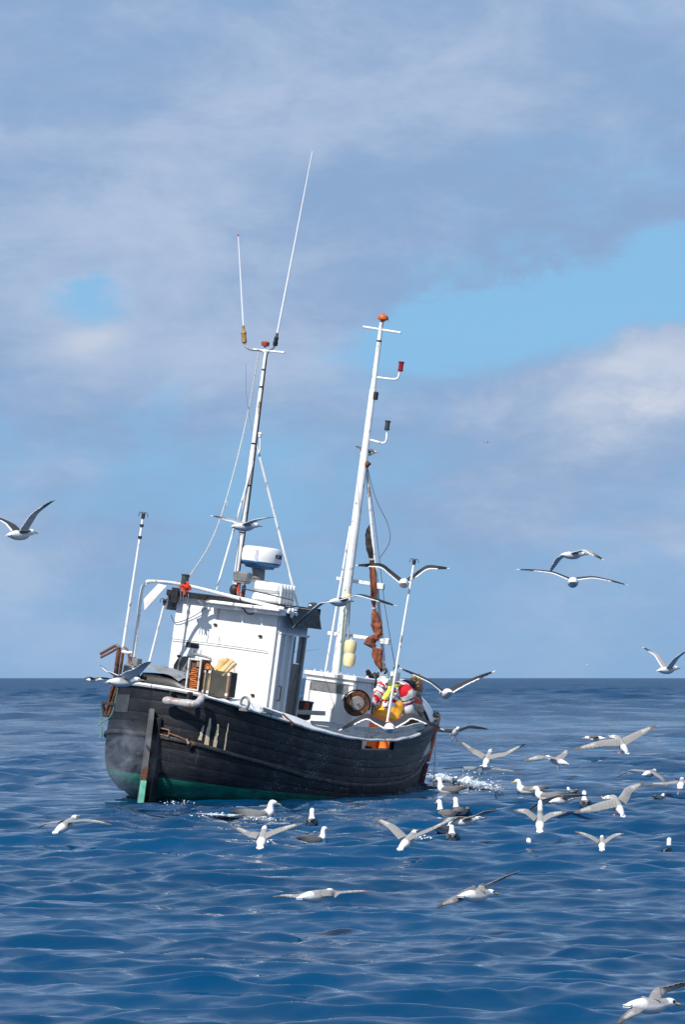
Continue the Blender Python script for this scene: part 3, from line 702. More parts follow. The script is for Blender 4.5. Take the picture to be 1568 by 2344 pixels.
def lettering(txt, size, name, m, wrap, par):
    cu = bpy.data.curves.new('t', 'FONT'); cu.body = txt; cu.size = size; cu.extrude = .0015; cu.offset = size*.03
    to = bpy.data.objects.new('t', cu); COL.objects.link(to); bpy.context.view_layer.update()
    me = bpy.data.meshes.new_from_object(to.evaluated_get(bpy.context.evaluated_depsgraph_get()))
    bpy.data.objects.remove(to); me.materials.clear(); me.materials.append(m)
    for v in me.vertices: v.co = wrap(v.co.copy())
    o = bpy.data.objects.new(name, me); COL.objects.link(o); o.parent = par; return o
def wrapd(c_):
    a_ = rad(252)+c_.x/.268; r_ = .2695+c_.z; return q+Vector((r_*math.cos(a_), r_*math.sin(a_), c_.y-.012))
lettering('FURUNO', .075, 'lettering', INK, wrapd, rdm)

# ---- wheelhouse mast with aerials and stays
m0, m1 = at(540, 1315, y=-.02), at(605, 806, y=-.02); m0.z = ZT+.05; m0.x = m1.x = 1.68
d = m1-m0
b = MB(); b.tube([m0, m0+d*.32, m0+d*.33, m0+d*.60, m0+d*.61, m0+d*.84, m0+d*.85, m1], [.042, .040, .037, .035, .031, .029, .024, .022], 12); mst = Pt(b, 'wheelhouse_mast', WHITEP)
for t in (.27, .46, .52, .63, .86, .93): b = MB(); b.lathe([(.047-.022*t, -.01), (.047-.022*t, .01)], m0+d*t, d, 12); Pt(b, 'mast_band', DARK, mst)
b = MB(); b.tube(cr([m0+d*.0+Vector((-.03, -.04, 0)), m0+d*.3+Vector((-.01, -.048, 0)), m0+d*.6+Vector((-.01, -.043, 0)), m0+d*.85+Vector((-.01, -.033, 0)), m1+Vector((0, -.02, 0))], 20), .011, 6); Pt(b, 'cable', CABLE, mst)
ya = m1.y
def ptm(px, py): return at(px, py, x=1.68)
b = MB(); b.tube([ptm(580, 800), ptm(651, 807)], .014, 8); b.tube([ptm(606, 806), ptm(606, 788)], .014, 8); Pt(b, 'crossarm', WHITEP, mst)
b = MB(); b.lathe([(.02, -.03), (.05, -.02), (.055, .02), (.045, .035), (.02, .04)], ptm(607, 788), n=14); Pt(b, 'masthead_lamp', mat('dull_red_lamp', (.34, .06, .03), .5), mst)
b = MB(); b.tube(cr([ptm(606, 815), ptm(600, 803), ptm(575, 800), ptm(563, 793), ptm(559, 784)], 14), .015, 8); Pt(b, 'aerial_arm', GREYM, mst)
b = MB(); q = ptm(559, 786); e = nrm(ptm(545, 540)-ptm(557, 744)); b.lathe([(.02, 0), (.032, .01), (.036, .06), (.03, .065), (.032, .12), (.038, .125), (.034, .15), (.02, .16), (.018, .23), (.008, .235)], q, e, 12); Pt(b, 'aerial_insulator', BRASS, mst)
b = MB(); b.tube([q+e*.22, ptm(545, 542)], [.011, .006], 6); Pt(b, 'whip_aerial', WPLASTIC, mst)
b = MB(); b.ball(ptm(545, 538), .012, 8); Pt(b, 'aerial_tip', mat('red_tip', (.5, .03, .03), .5), mst)
b = MB(); b.tube(cr([ptm(610, 812), ptm(616, 803), ptm(624, 798), ptm(629, 790)], 12), .014, 8); Pt(b, 'aerial_arm', GREYM, mst)
b = MB(); q = ptm(629, 792); e = nrm(ptm(715, 347)-ptm(634, 765)); b.lathe([(.018, 0), (.03, .005), (.033, .05), (.026, .055), (.03, .11), (.022, .12), (.014, .17)], q, e, 12); Pt(b, 'aerial_mount', BLACK, mst)
b = MB(); b.tube([q+e*.14, ptm(675, 555), ptm(715, 346)], [.014, .011, .006], 7); Pt(b, 'whip_aerial', WPLASTIC, mst)
b = MB(); b.tube([ptm(590, 1040), ptm(595, 1030), ptm(595, 998)], .010, 7); b.lathe([(.022, -.03), (.024, .0), (.03, .005), (.024, .028), (.005, .034)], ptm(595, 995), n=12); Pt(b, 'gps_aerial', WPLASTIC, mst)
b = MB(); b.tube([ptm(576, 985), ptm(563, 900), ptm(562, 832)], .0028, 5); Pt(b, 'thin_aerial', WIRE, mst)
b = MB(); b.tube([ptm(587, 1018), at(682, 1388, x=2.2)], .016, 8); Pt(b, 'mast_stay', WHITEP, mst)
b = MB(); b.tube([ptm(580, 1055), at(495, 1350, x=1.4)], .013, 8); Pt(b, 'mast_stay', WHITEP, mst)
b = MB(); b.tube([ptm(568, 1250), at(585, 1345, x=2.1)], .013, 8); Pt(b, 'mast_stay', WHITEP, mst)
b = MB(); b.tube(cr([ptm(593, 803), ptm(562, 970), at(517, 1145, x=1.3), at(480, 1245, x=1.1), at(432, 1322, x=.98)], 24), .009, 6); b.tube(cr([at(517, 1145, x=1.29), at(520, 1155, x=1.29), at(515, 1160, x=1.29), at(517, 1145, x=1.29)], 10), .006, 5); Pt(b, 'halyard', ROPE, mst)

# ---- forward house (white box) on the foredeck
bx0, bx1 = 4.05, 4.62; by0, by1 = -.715, .03; bz0, bz1 = .5, 1.66
b = MB(); b.box(((bx0+bx1)/2, (by0+by1)/2, (bz0+1.60)/2), (bx1-bx0, by1-by0, 1.60-bz0), bev=.012); hb = Pt(b, 'forward_house', WHITE)
b = MB(); b.box(((bx0+bx1)/2-.01, (by0+by1)/2, 1.632), (bx1-bx0+.07, by1-by0+.06, .062), bev=.012); Pt(b, 'house_lid', WHITE, hb)
b = MB(); b.box((bx0-.012, (by0+by1)/2, 1.56), (.03, by1-by0-.02, .03), bev=.004); b.box((bx0-.012, by1-.045, 1.05), (.03, .07, .95), bev=.004); b.box((bx0-.012, by0+.045, 1.05), (.03, .07, .95), bev=.004); Pt(b, 'frame_strip', WHITE, hb)
b = MB(); b.box((bx0-.004, (by0+by1)/2, 1.47), (.012, by1-by0-.17, .12), bev=.003); Pt(b, 'recess_panel', GREYM, hb)
b = MB()
for i in range(7): b.lathe([(.012, 0), (.012, .02), (.004, .03)], ((bx0+.05), by0+.06+i*.1, 1.663), n=8)
Pt(b, 'bolt_heads', RAILW, hb)['kind'] = 'stuff'
b = MB(); q = Vector((bx1-.05, by0+.02, 1.66)); b.tube(cr([q+Vector((0, .10, .04)), q+Vector((0, 0, .05)), q+Vector((0, -.05, .0)), q+Vector((0, -.06, -.12))], 10), .012, 6); Pt(b, 'grab_handle', DARK, hb)

# ---- main mast (tripod) forward
y0 = -.02
n0, n1 = at(765, 1535, y=y0), at(875, 733, y=y0); n0.x = n1.x = 4.80
d = n1-n0; n0b = n0-d*.12
b = MB(); b.tube([n0b, n0, n0+d*.42, n0+d*.62, n0+d*.625, n0+d*.80, n0+d*.805, n0+d*.93, n1], [.066, .064, .060, .055, .048, .044, .036, .032, .027], 14); mm = Pt(b, 'main_mast', WHITEP)
def pm(px, py, x=4.80): return at(px, py, x=x)
b = MB(); b.lathe([(.03, -.05), (.035, -.03), (.075, -.022), (.078, -.005), (.066, .03), (.035, .05), (.012, .055), (.008, .075)], pm(877, 728), d, 18); Pt(b, 'masthead_cap', CAPO, mm)
b = MB(); b.tube([pm(832, 748), pm(918, 762)], .016, 8); Pt(b, 'crosstree', WHITEP, mm)
for (aa, lamp, m_) in (([(864, 864), (900, 868), (911, 865), (915, 852)], (918, 838), REDG), ([(848, 1007), (876, 1014), (884, 1009), (886, 990)], (887, 973), GLASSD)):
    b = MB(); b.tube(cr([pm(*q_) for q_ in aa], 12), .015, 8); arm = Pt(b, 'lamp_arm', WHITEP, mm)
    b = MB(); b.lathe([(.02, -.075), (.038, -.065), (.040, -.05), (.034, -.045), (.034, .04), (.042, .045), (.042, .06), (.02, .065)], pm(*lamp), n=14); Pt(b, 'navigation_lamp', m_, arm)
b = MB(); b.box(pm(860, 906), (.06, .06, .11), bev=.01); Pt(b, 'stern_lamp', BLACK, mm)
for t in (.30, .34, .635, .70, .765, .80, .94): b = MB(); b.lathe([(.066-.034*t, -.012), (.066-.034*t, .012)], n0+d*t, d, 14); Pt(b, 'mast_band', RUSTM, mm)
l0, l1 = at(806, 1205, x=4.85), at(744, 1545, x=4.85); l0.x += -.05
b = MB(); b.tube([l0, l1-(l0-l1)*.1], .018, 8); Pt(b, 'mast_leg', WHITEP, mm)
s0, s1 = at(838, 1058, x=4.85), at(881, 1540, x=5.3)
b = MB(); b.tube([s0, s0.lerp(s1, .5), s1], [.020, .024, .026], 9); Pt(b, 'mast_leg', WHITEP, mm)
for (pa, pb) in (((770, 1324), (872, 1340)), ((750, 1449), (884, 1466))):
    b = MB(); b.beam(pm(*pa, x=4.84), at(*pb, x=5.08), .035, .05); cb = Pt(b, 'crossbar', WHITEP, mm)
    b = MB(); b.box(at(pb[0]-3, pb[1]+2, x=5.08), (.06, .14, .09), bev=.01); Pt(b, 'crossbar_clamp', RAILW, mm)
b = MB(); b.tube([pm(806, 1240, 4.86), pm(803, 1350, 4.86), pm(797, 1460, 4.86), pm(799, 1470, 4.86)], .010, 6); Pt(b, 'halyard', ROPE, mm)
b = MB(); b.tube([pm(789, 1390, 4.7), pm(783, 1470, 4.7), pm(778, 1535, 4.7)], .012, 6); Pt(b, 'halyard', ROPEG, mm)
b = MB(); b.tube(cr([s0, at(860, 1140, x=4.9), at(888, 1200, x=5), at(892, 1240, x=5), at(870, 1277, x=5.0)], 24), .0055, 5); b.tube([at(868, 1275, x=5.0), at(880, 1380, x=5.1), at(905, 1530, x=5.3)], .005, 5); b.tube([s0, at(858, 1190, x=4.95), at(870, 1290, x=5.05)], .005, 5); Pt(b, 'wire_stay', WIRE, mm)
b = MB(); b.tube([at(666, 1493, x=2.3), at(748, 1484, x=4.84)], .004, 5); Pt(b, 'wire_stay', ROPE, mm)
b = MB(); b.ball(pm(840, 1063), (.04, .04, .05), 8); b.tube([pm(836, 1062), pm(848, 1062)], .02, 6); Pt(b, 'block', RUSTM, mm)
# furled tan sail along the raking leg
def furl(pts, rs, name, m, seed):
    C = cr(pts, 40); P = []
    rr = np.interp(np.linspace(0, 1, 40), np.linspace(0, 1, len(rs)), rs)
    for i, c_ in enumerate(C):
        row = []
        for j in range(18):
            a_ = 2*math.pi*j/18
            n_ = 1+.28*mnoise.noise(Vector((math.cos(a_)*1.6+seed, math.sin(a_)*1.6, i*.16)))+.16*mnoise.noise(Vector((math.cos(a_)*4, math.sin(a_)*4, i*.12+seed)))
            row.append(c_+Vector((math.cos(a_)*.8, math.sin(a_), 0))*float(rr[i])*n_)
        P.append(row)
    b = MB(); b.grid(P, closed=True, flip=True); return Pt(b, name, m, mm, 60)
def sp_(px, py): return at(px, py, x=5.02)
furl([sp_(848, 1200), sp_(845, 1235), sp_(850, 1285)], [.012, .05, .055, .05, .02], 'furled_sail_head', SAILB, 2)
furl([sp_(850, 1280), sp_(854, 1330), sp_(856, 1392)], [.022, .045, .045, .042, .045, .020], 'furled_sail', SAIL, 3)
furl([sp_(857, 1393), sp_(862, 1420), sp_(864, 1450)], [.018, .05, .075, .08, .06], 'furled_sail', SAIL, 9)
furl([sp_(870, 1450), sp_(852, 1462), sp_(847, 1475), sp_(858, 1486)], [.05, .085, .085, .03], 'furled_sail', SAIL, 15)
furl([sp_(866, 1484), sp_(863, 1505), sp_(870, 1530)], [.07, .07, .06, .03], 'furled_sail', SAIL, 21)
for (px, py) in ((851, 1281), (857, 1393), (865, 1486)): b = MB(); b.lathe([(.03, -.012), (.035, 0), (.03, .012)], sp_(px, py), n=10); Pt(b, 'sail_tie', ROPE, mm)
b = MB(); b.tube(cr([sp_(868, 1480), sp_(862, 1510), sp_(870, 1540), sp_(866, 1560)], 10), .007, 5); Pt(b, 'sail_lashing', ROPE, mm); b = MB(); b.tube(cr([sp_(882, 1535), sp_(872, 1550), sp_(868, 1575)], 8), .007, 5); Pt(b, 'sail_lashing', ROPE, mm); b = MB(); b.tube(cr([sp_(886, 1530), sp_(890, 1550), sp_(886, 1580)], 8), .007, 5); Pt(b, 'sail_lashing', ROPE, mm)
for (px, py) in ((872, 1532), (882, 1536), (866, 1545)): b = MB(); b.ball(at(px, py, x=5.1), (.03, .03, .045), 8); Pt(b, 'pulley_block', DARK, mm)
# poles with hooked tips standing along the rails
def pole(tip, foot, r, hooks=True, sleeves=()):
    b = MB(); b.tube([foot, tip], [r*1.15, r*.9], 8); o = Pt(b, 'jigging_pole', WHITEP)
    if hooks:
        b = MB()
        for sg in (-1, -.35, .35, 1): b.tube(cr([tip, tip+Vector((0, sg*.03, .05)), tip+Vector((0, sg*.06, .04)), tip+Vector((0, sg*.068, -.005))], 8), .0045, 5)
        b.tube([tip-Vector((0, 0, .03)), tip+Vector((0, 0, .03))], r*1.3, 8); Pt(b, 'pole_hooks', DARK, o)
    for t in sleeves:
        b = MB(); p = foot.lerp(tip, t); b.tube([p, p+(tip-foot)*.02], r*1.5, 8); Pt(b, 'pole_sleeve', DARK, o)
pole(at(327, 1182, x=.35), at(281, 1482, x=.35), .017, True, (.83, .92))
pole(at(376, 1380, x=.75), at(338, 1530, x=.75), .014)
pole(at(948, 1288, y=-1.15), at(884, 1668, y=-1.15), .016)
b = MB(); q = at(905, 1545, y=-.5); b.beam(q+Vector((0, 0, .04)), q+Vector((.05, 0, -.9)), .11, .09); Pt(b, 'samson_post', WHITE)
b = MB(); b.tube([at(903, 1530, y=-.5), at(912, 1524, y=-.5)], .02, 8); b.ball(at(909, 1527, y=-.5), .025, 8); Pt(b, 'pulley_block', GREYM)
# net gallows on the port quarter
def gp(px, py): return at(px, py, x=.18)
b = MB(); b.beam(gp(240, 1640), gp(262, 1560), .05, .03); b.beam(gp(262, 1560), gp(272, 1482), .055, .04); b.beam(gp(246, 1640), gp(270, 1560), .02, .03); b.beam(gp(270, 1570), gp(281, 1490), .035, .03)
gal = Pt(b, 'gallows_frame', RUSTM)
b = MB(); b.tube(cr([gp(229, 1497), gp(252, 1484), gp(266, 1478), gp(273, 1488), gp(268, 1520)], 16), .020, 8); b.tube(cr([gp(230, 1505), gp(255, 1492), gp(268, 1486), gp(270, 1510)], 14), .016, 8); b.tube(cr([gp(283, 1480), gp(292, 1490), gp(296, 1512), gp(302, 1522)], 10), .016, 8); Pt(b, 'bent_pipe', mat('brown_pipe', (.12, .055, .04), .55, var=.3), gal)
b = MB(); b.tube([gp(279, 1492), gp(303, 1495)], .022, 8); Pt(b, 'gallows_tie', RAILW, gal)
b = MB(); b.beam(gp(233, 1608), gp(310, 1620), .04, .04); b.beam(gp(234, 1612), gp(240, 1640), .05, .03); b.beam(gp(246, 1612), gp(243, 1638), .03, .03); b.beam(gp(236, 1635), gp(248, 1640), .04, .03); Pt(b, 'outboard_bar', DARK, gal)
b = MB(); b.tube(cr([gp(233, 1612), gp(230, 1640), gp(231, 1668), gp(228, 1690)], 10), .008, 5); b.tube(cr([gp(272, 1560), gp(262, 1610), gp(252, 1640), gp(230, 1655)], 12), .008, 5); Pt(b, 'green_rope', ROPEG, gal)
b = MB()
for i in range(7): b.ball(gp(229+random.uniform(-2, 3), 1652+i*6), (.012, .02, .022), 6)
Pt(b, 'rope_frays', ROPEG, gal)['kind'] = 'stuff'
# winch motor, tank and clutter in the stern well
b = MB(); q = at(300, 1540, x=.55); b.box(q, (.2, .16, .2), bev=.02); b.box(q+Vector((0, -.06, .14)), (.12, .08, .10)); b.lathe([(.05, 0), (.05, .1)], q+Vector((0, .02, .1)), n=10); Pt(b, 'winch_motor', GREYM)
for j in range(4): q = at(303, 1528+j*7, x=.45); b = MB(); b.beam(q+Vector((0, .06, 0)), q+Vector((0, -.06, -.02)), .012, .014); Pt(b, 'motor_fin', RAILW)
for px in (278, 292, 300): b = MB(); b.box(at(px, 1575, x=.2), (.05, .05, .06), bev=.01); Pt(b, 'deck_fitting', RAILW)
b = MB(); b.box(at(305, 1574, x=.2), (.05, .05, .05), bev=.012); Pt(b, 'red_cap', mat('red_plastic', (.55, .03, .03), .4), None)
# sheet-metal chute and its bent lid
t0, t1 = at(318, 1562, x=.50), at(424, 1582, x=.50)
b = MB(); P = []
for i in range(12):
    t = i/11; c_ = t0.lerp(t1, t); hgt = .13+.03*math.sin(t*3)-(.05*sst(.75, 1, t)); P.append([c_+Vector((0, 0, -.18)), c_+Vector((-.02, 0, 0)), c_+Vector((.0, 0, hgt*.6)), c_+Vector((.06, 0, hgt)), c_+Vector((.5, 0, hgt))])
b.grid(P, flip=True); chute = Pt(b, 'net_chute', BLACK, None, 50)
b = MB(); P = []
for i in range(14):
    t = i/13; c_ = t0.lerp(t1, t*.86); hgt = .17+.035*math.sin(t*3.3+.4)-.03*sst(.7, 1, t)+.01*math.sin(t*9)
    P.append([c_+Vector((-.03, 0, hgt-.02)), c_+Vector((.06, 0, hgt+.02)), c_+Vector((.28, 0, hgt+.035)), c_+Vector((.5, 0, hgt+.02))])
b.grid(P, flip=True); Pt(b, 'chute_lid', LEAD, chute, 50)
b = MB(); b.beam(t0+Vector((-.03, .02, -.1)), t0+Vector((-.02, .02, .15)), .05, .03); Pt(b, 'chute_post', WOODD, chute)
# grey hooded panel leaning on the aft wall
pl = []
ca, cbm = at(397, 1545, x=1.30), at(452, 1575, x=1.30)
for (px, py) in ((396, 1600), (395, 1540), (397, 1522), (405, 1509), (420, 1502), (437, 1503), (450, 1512), (459, 1525), (462, 1545), (461, 1600)): pl.append(at(px, py, x=1.30+(1600-py)*.0008))
b = MB(); b.prism(pl, (.03, 0, 0)); hp = Pt(b, 'round_topped_hatch', mat('grey_hatch_paint', (.10, .105, .105), .6, var=.2, dirt=(.24, .23, .21), amt=.36, dscale=7, stretch=(1, 1, .3)), None, 20, fix=True)
b = MB(); hh = [at(418, 1560, x=1.28), at(415, 1528, x=1.28), at(422, 1526, x=1.28), at(427, 1560, x=1.28)]; b.tube(hh, .009, 6); Pt(b, 'hatch_handle', GREYM, hp)

# ================================================================== things on deck
def toplevel(b, name, m, label, cat, group=None, smooth=35):
    """build in boat coordinates, then stand the object in the world with the boat's tilt"""
    c_ = Vector([sum(p[i] for p in b.v)/len(b.v) for i in range(3)]); c_.z = min(p[2] for p in b.v)
    b.v = [tuple(Vector(p)-c_) for p in b.v]
    o = b.build(name, m, None, smooth); o.location = boat2world(c_); o.rotation_euler = BM.to_euler()
    tag(o, label, cat, group); return o
def holder(name, base, label, cat, group=None):
    o = empty(name, boat2world(base)); o.rotation_euler = BM.to_euler(); tag(o, label, cat, group); o['_b'] = 0; del o['_b']; return o
def sub(b, name, m, par, base, smooth=35):
    base = Vector(base); b.v = [tuple(Vector(p)-base) for p in b.v]; return b.build(name, m, par, smooth)
# cage of orange net floats
c0 = at(438, 1581, x=.34)
cage = holder('float_cage', c0, 'small open-fronted wooden cage filled with orange net rubber beside the wheelhouse', 'crate')
w, h, dp = .17, .40, .22; bx = c0
for dy in (-w/2, w/2):
    b = MB(); b.beam(bx+Vector((0, dy, 0)), bx+Vector((-.01, dy, h)), .022, .022); sub(b, 'cage_post', RAILW, cage, bx)
for zz in (.012, h-.012):
    b = MB(); b.beam(bx+Vector((0, -w/2+.012, zz)), bx+Vector((0, w/2-.012, zz)), .02, .02); sub(b, 'cage_rail', RAILW, cage, bx)
b = MB(); b.box(bx+Vector((dp/2+.03, 0, h/2)), (dp, w, h), bev=.008); sub(b, 'cage_back', WOODD, cage, bx)
b = MB()
for i in range(11): b.box(bx+Vector((.012, random.uniform(-.015, .015), .03+i*.024)), (.03, .115+random.uniform(-.02, .0), .019), Matrix.Rotation(random.uniform(-.12, .12), 3, 'X'), bev=.006)
o_ = sub(b, 'orange_rubber_stack', ORNG, cage, bx); o_['kind'] = 'stuff'
b = MB(); b.box(bx+Vector((.02, -.04, .335)), (.03, .05, .07)); sub(b, 'wood_block', WOODO, cage, bx)
b = MB(); q = bx+Vector((.05, 0, h+.05)); b.tube([q+Vector((0, .08, .0)), q, q+Vector((0, -.10, -.01)), q+Vector((0, -.17, -.02)), q+Vector((0, -.2, -.06))], [.014, .018, .015, .016, .012], 8); b.box(q+Vector((0, .08, .03)), (.03, .04, .06)); b.tube([q+Vector((0, -.03, 0)), q+Vector((0, -.03, .07))], .006, 6); sub(b, 'tap_fitting', GREYM, cage, bx)
# fish box
f0 = at(490, 1592, x=.42); f1 = at(524, 1592, x=.42)
fb = holder('fish_box', f0, 'dark olive fish box with pale wooden battens standing on the quarter rail', 'fish box')
W2, H2 = .40, .31
b = MB(); b.box(f0+Vector((.09, 0, H2/2)), (.16, W2, H2), bev=.008); sub(b, 'box_panel', OLIVE, fb, f0)
for dy, ww, m_ in ((W2/2-.025, .045, WOODO), (W2/2-.10, .04, WOODO), (-W2/2+.03, .035, WOODO), (-W2/2+.005, .03, WOODD)):
    b = MB(); b.box(f0+Vector((.005-(.004 if ww < .032 else 0), dy, H2/2)), (.022, ww, H2+.02), bev=.004); sub(b, 'batten', m_, fb, f0)
for dy in (W2/2-.025, W2/2-.10, -W2/2+.03):
    for zz in (.03, H2-.03):
        b = MB(); b.box(f0+Vector((-.008, dy, zz)), (.012, .038, .035), bev=.003); sub(b, 'iron_strap', RAILW, fb, f0)
b = MB(); b.box(f0+Vector((.09, 0, -.02)), (.14, W2*.9, .03), bev=.004); b.beam(f0+Vector((.05, -.1, -.03)), f0+Vector((.02, -.14, -.10)), .02, .02); sub(b, 'box_foot', DARK, fb, f0)
b = MB(); q = f0+Vector((.06, W2/2-.02, H2)); b.lathe([(.09, 0), (.075, .03), (.04, .06), (.015, .08)], q, n=12); sub(b, 'orange_cone', ORNG, fb, f0)
# fresh pine boards stuck in the box, each board a thing
for i, (pa, pb, dx) in enumerate((((486, 1541), (514, 1508), .16), ((493, 1542), (522, 1507), .11), ((500, 1543), (532, 1510), .06), ((509, 1546), (541, 1518), .02))):
    p0, p1 = at(*pa, x=.42+dx), at(*pb, x=.48+dx); p0 = p0-(p1-p0)*.02
    b = MB(); b.beam(p0, p1, .022, .058, up=[(.1, .5, .8), (.5, .6, .4), (.2, .5, .8), (.7, .5, .3)][i], bev=.002)
    toplevel(b, 'pine_board', (WOODN, WOODN2)[i % 2], ['longest fresh yellow pine board, farthest left of those stuck in the fish box', 'second fresh yellow pine board from the left in the fish box', 'third fresh yellow pine board from the left in the fish box', 'rightmost yellow pine board, lowest of those stuck in the fish box'][i], 'board', 'pine boards in the fish box')
# dark tub and bench inboard of the door
q = at(683, 1625, x=3.1); b = MB(); b.lathe([(.14, -.12), (.17, -.1), (.185, .10), (.195, .11), (.19, .13), (.16, .125)], q, n=20); tub = toplevel(b, 'black_tub', BLACK, 'black round tub with a red side standing behind the wheelhouse door', 'tub')
b = MB(); b.box(Vector((-.09, -.13, .16)), (.06, .10, .14), bev=.01); o = b.build('red_label', mat('red_tub_paint', (.30, .045, .03), .5), tub)
q0, q1 = at(664, 1629, x=2.9), at(745, 1633, x=3.1)
b = MB(); b.beam(q0, q1, .03, .06); b.beam(q0.lerp(q1, .55)-Vector((0, 0, .0)), q0.lerp(q1, .55)-Vector((0, 0, .25)), .04, .05); toplevel(b, 'plank_bench', GREYW, 'narrow grey plank bench between wheelhouse and forward house', 'bench')
# floats hanging beside the main mast
for i, (px, py, l_) in enumerate(((802, 1480, 'upper of two cream floats hanging close together below the lower crossbar'), (800, 1509, 'lower of two cream floats hanging close together below the lower crossbar'), (795, 1370, 'single yellowed float tied up high against the main mast'))):
    c_ = at(px, py, x=4.70)
    r_ = .085 if i < 2 else .06
    b = MB(); b.lathe([(.012, -.125*r_/.085), (.03*r_/.085, -.115*r_/.085), (.07*r_/.085, -.092*r_/.085), (r_, -.05*r_/.085), (r_, .05*r_/.085), (.07*r_/.085, .08*r_/.085), (.03*r_/.085, .092*r_/.085), (.012, .1*r_/.085)], c_, n=20)
    fl = toplevel(b, 'fishing_float', FLOATC, l_, 'float', 'floats hanging by the mast')
    b = MB(); b.tube([(0, 0, .19*r_/.085), (0, 0, .26)], .008, 6); b.build('float_rope', ROPE, fl)
# line hauler drum
q = at(816, 1611, y=-.93); ax = Vector((-.78, -.60, .12))
hl = holder('line_hauler', q, 'rusty brown line hauler drum with grey hub beside the forward house', 'winch')
b = MB(); b.lathe([(.05, -.10), (.16, -.07), (.155, -.03), (.13, .0), (.135, .02), (.165, .045), (.165, .06), (.11, .055), (.095, .05)], Vector((0, 0, 0)), ax, 28); b.build('drum', RUSTM, hl)
b = MB(); b.lathe([(.098, .045), (.098, .06), (.088, .07), (.02, .075), (.018, .085), (.005, .09)], Vector((0, 0, 0)), ax, 22); b.build('hub', mat('hub_metal', (.33, .30, .27), .4, .5, var=.25, dirt=(.16, .10, .06), amt=.42), hl)
b = MB(); z_ = nrm(ax); x_ = nrm(z_.cross(Vector((0, 0, 1)))); y_ = x_.cross(z_)
for r_, zz in ((.185, .06),): 
    H = [[(x_*math.cos(t)+y_*math.sin(t))*rr+z_*z2 for rr, z2 in ((.185, -.08), (.19, .05), (.183, .065), (.176, .05), (.176, -.08))] for t in np.linspace(rad(5), rad(200), 26)]
    b.grid(H, closed=True)
b.build('hood', DARK, hl)
b = MB(); b.beam(Vector((.06, .04, 0)), Vector((.06, .04, -.75)), .12, .12); b.build('pedestal', WHITE, hl)
# basket, tarp heap, tubs around the fisherman
q = at(838, 1592, y=-.35); b = MB(); b.lathe([(.12, -.25), (.15, -.05), (.16, .06), (.14, .08), (.05, .09)], q, n=18); toplevel(b, 'canvas_bag', BASKET, 'beige canvas bag standing between the hauler and the fisherman', 'bag')
q = at(822, 1572, y=-.2); b = MB(); b.box(q-Vector((0, 0, .05)), (.30, .30, .26), bev=.03); cb_ = toplevel(b, 'plastic_crate', mat('translucent_white_crate', (.66, .62, .62), .4, var=.1), 'translucent white plastic crate with a red stripe behind the hauler', 'crate')
b = MB(); b.box((0, 0, .03), (.306, .306, .045)); b.build('red_stripe', mat('faded_red', (.50, .13, .12), .6), cb_)
q0, q1 = at(842, 1537, y=-.15), at(862, 1570, y=-.15); b = MB(); b.tube([q0, q1, q1+(q1-q0)*1.5], [.033, .036, .036], 10); toplevel(b, 'wooden_spar', WOODD, 'short dark spar leaning behind the fisherman towards the mast', 'spar')
q = at(857, 1553, y=-.1); b = MB(); b.ball(q, (.05, .05, .09), 8); b.tube([q, q-Vector((0, 0, .5))], .03, 6); toplevel(b, 'mooring_bitt', BLACK, 'dark iron bitt at the foot of the furled sail', 'bitt')
q = at(880, 1590, y=-.0); b = MB(); b.box(q, (.5, .5, .5), bev=.06); toplevel(b, 'white_bin', WPLASTIC, 'big white fish bin in front of the stooping fisherman', 'bin')
q = at(938, 1607, y=-.45); b = MB(); P = []
for i in range(9):
    t = i/8*math.pi/2; P.append((.20*math.cos(t)**.7, .30*math.sin(t)))
b.lathe([(.20, -.6)]+[(r_*(1+.05*math.sin(i*3)), z_-.12) for i, (r_, z_) in enumerate(P)], q, n=16); toplevel(b, 'tarp_heap', GREYB, 'brown-grey tarpaulin hump beside the fisherman’s right arm', 'tarpaulin')
q = at(948, 1610, x=6.2); b = MB(); b.ball(q+Vector((0, 0, -.03)), (.12, .13, .13), 16); toplevel(b, 'red_buoy', mat('salmon_red_buoy', (.62, .085, .06), .5, var=.12), 'salmon red round buoy lying against the white bow cover', 'buoy')
q = at(958, 1622, x=6.1); b = MB(); b.box(q, (.12, .14, .13), bev=.03); toplevel(b, 'cream_canister', BASKET, 'cream canister below the red buoy at the bow', 'canister')
q = at(972, 1636, y=-.45); b = MB()
for i in range(14): 
    p = q+Vector((random.uniform(-.3, .3), random.uniform(-.1, .1), random.uniform(-.12, .05))); b.tube([p, p+Vector((random.uniform(-.15, .15), random.uniform(-.1, .1), random.uniform(-.04, .04)))], random.uniform(.012, .025), 6)
o = toplevel(b, 'rope_heap', mat('tangled_gear', (.14, .11, .09), .8, var=.5, scale=25), 'tangled heap of rope and gear at the bow', 'rope heap'); o['kind'] = 'stuff'

# ================================================================== fisherman
def BP(px, py, y): return at(px, py, y=y)
SKIN = mat('skin', (.50, .26, .17), .55, var=.08, scale=14, sub=.1)
hipL, hipR = BP(870, 1648, -.62), BP(898, 1648, -.74)
hip = (hipL+hipR)/2
chest = BP(897, 1592, -.62)+Vector((.10, 0, 0)); neckb = BP(921, 1570, -.64)+Vector((.10, 0, 0)); head = BP(944, 1560, -.66)+Vector((.16, .0, -.005))
shL, shR = BP(874, 1578, -.50)+Vector((.08, .05, 0)), BP(922, 1585, -.82)+Vector((.1, 0, 0))
elL, elR = BP(853, 1608, -.52)+Vector((.05, 0, 0)), BP(922, 1628, -.84)+Vector((.18, 0, 0))
haL, haR = BP(868, 1628, -.40)+Vector((.30, 0, 0)), BP(930, 1640, -.70)+Vector((.45, .05, 0))
knL, knR = BP(853, 1680, -.68), BP(884, 1682, -.86)
fz = sheer(4.6)-.40
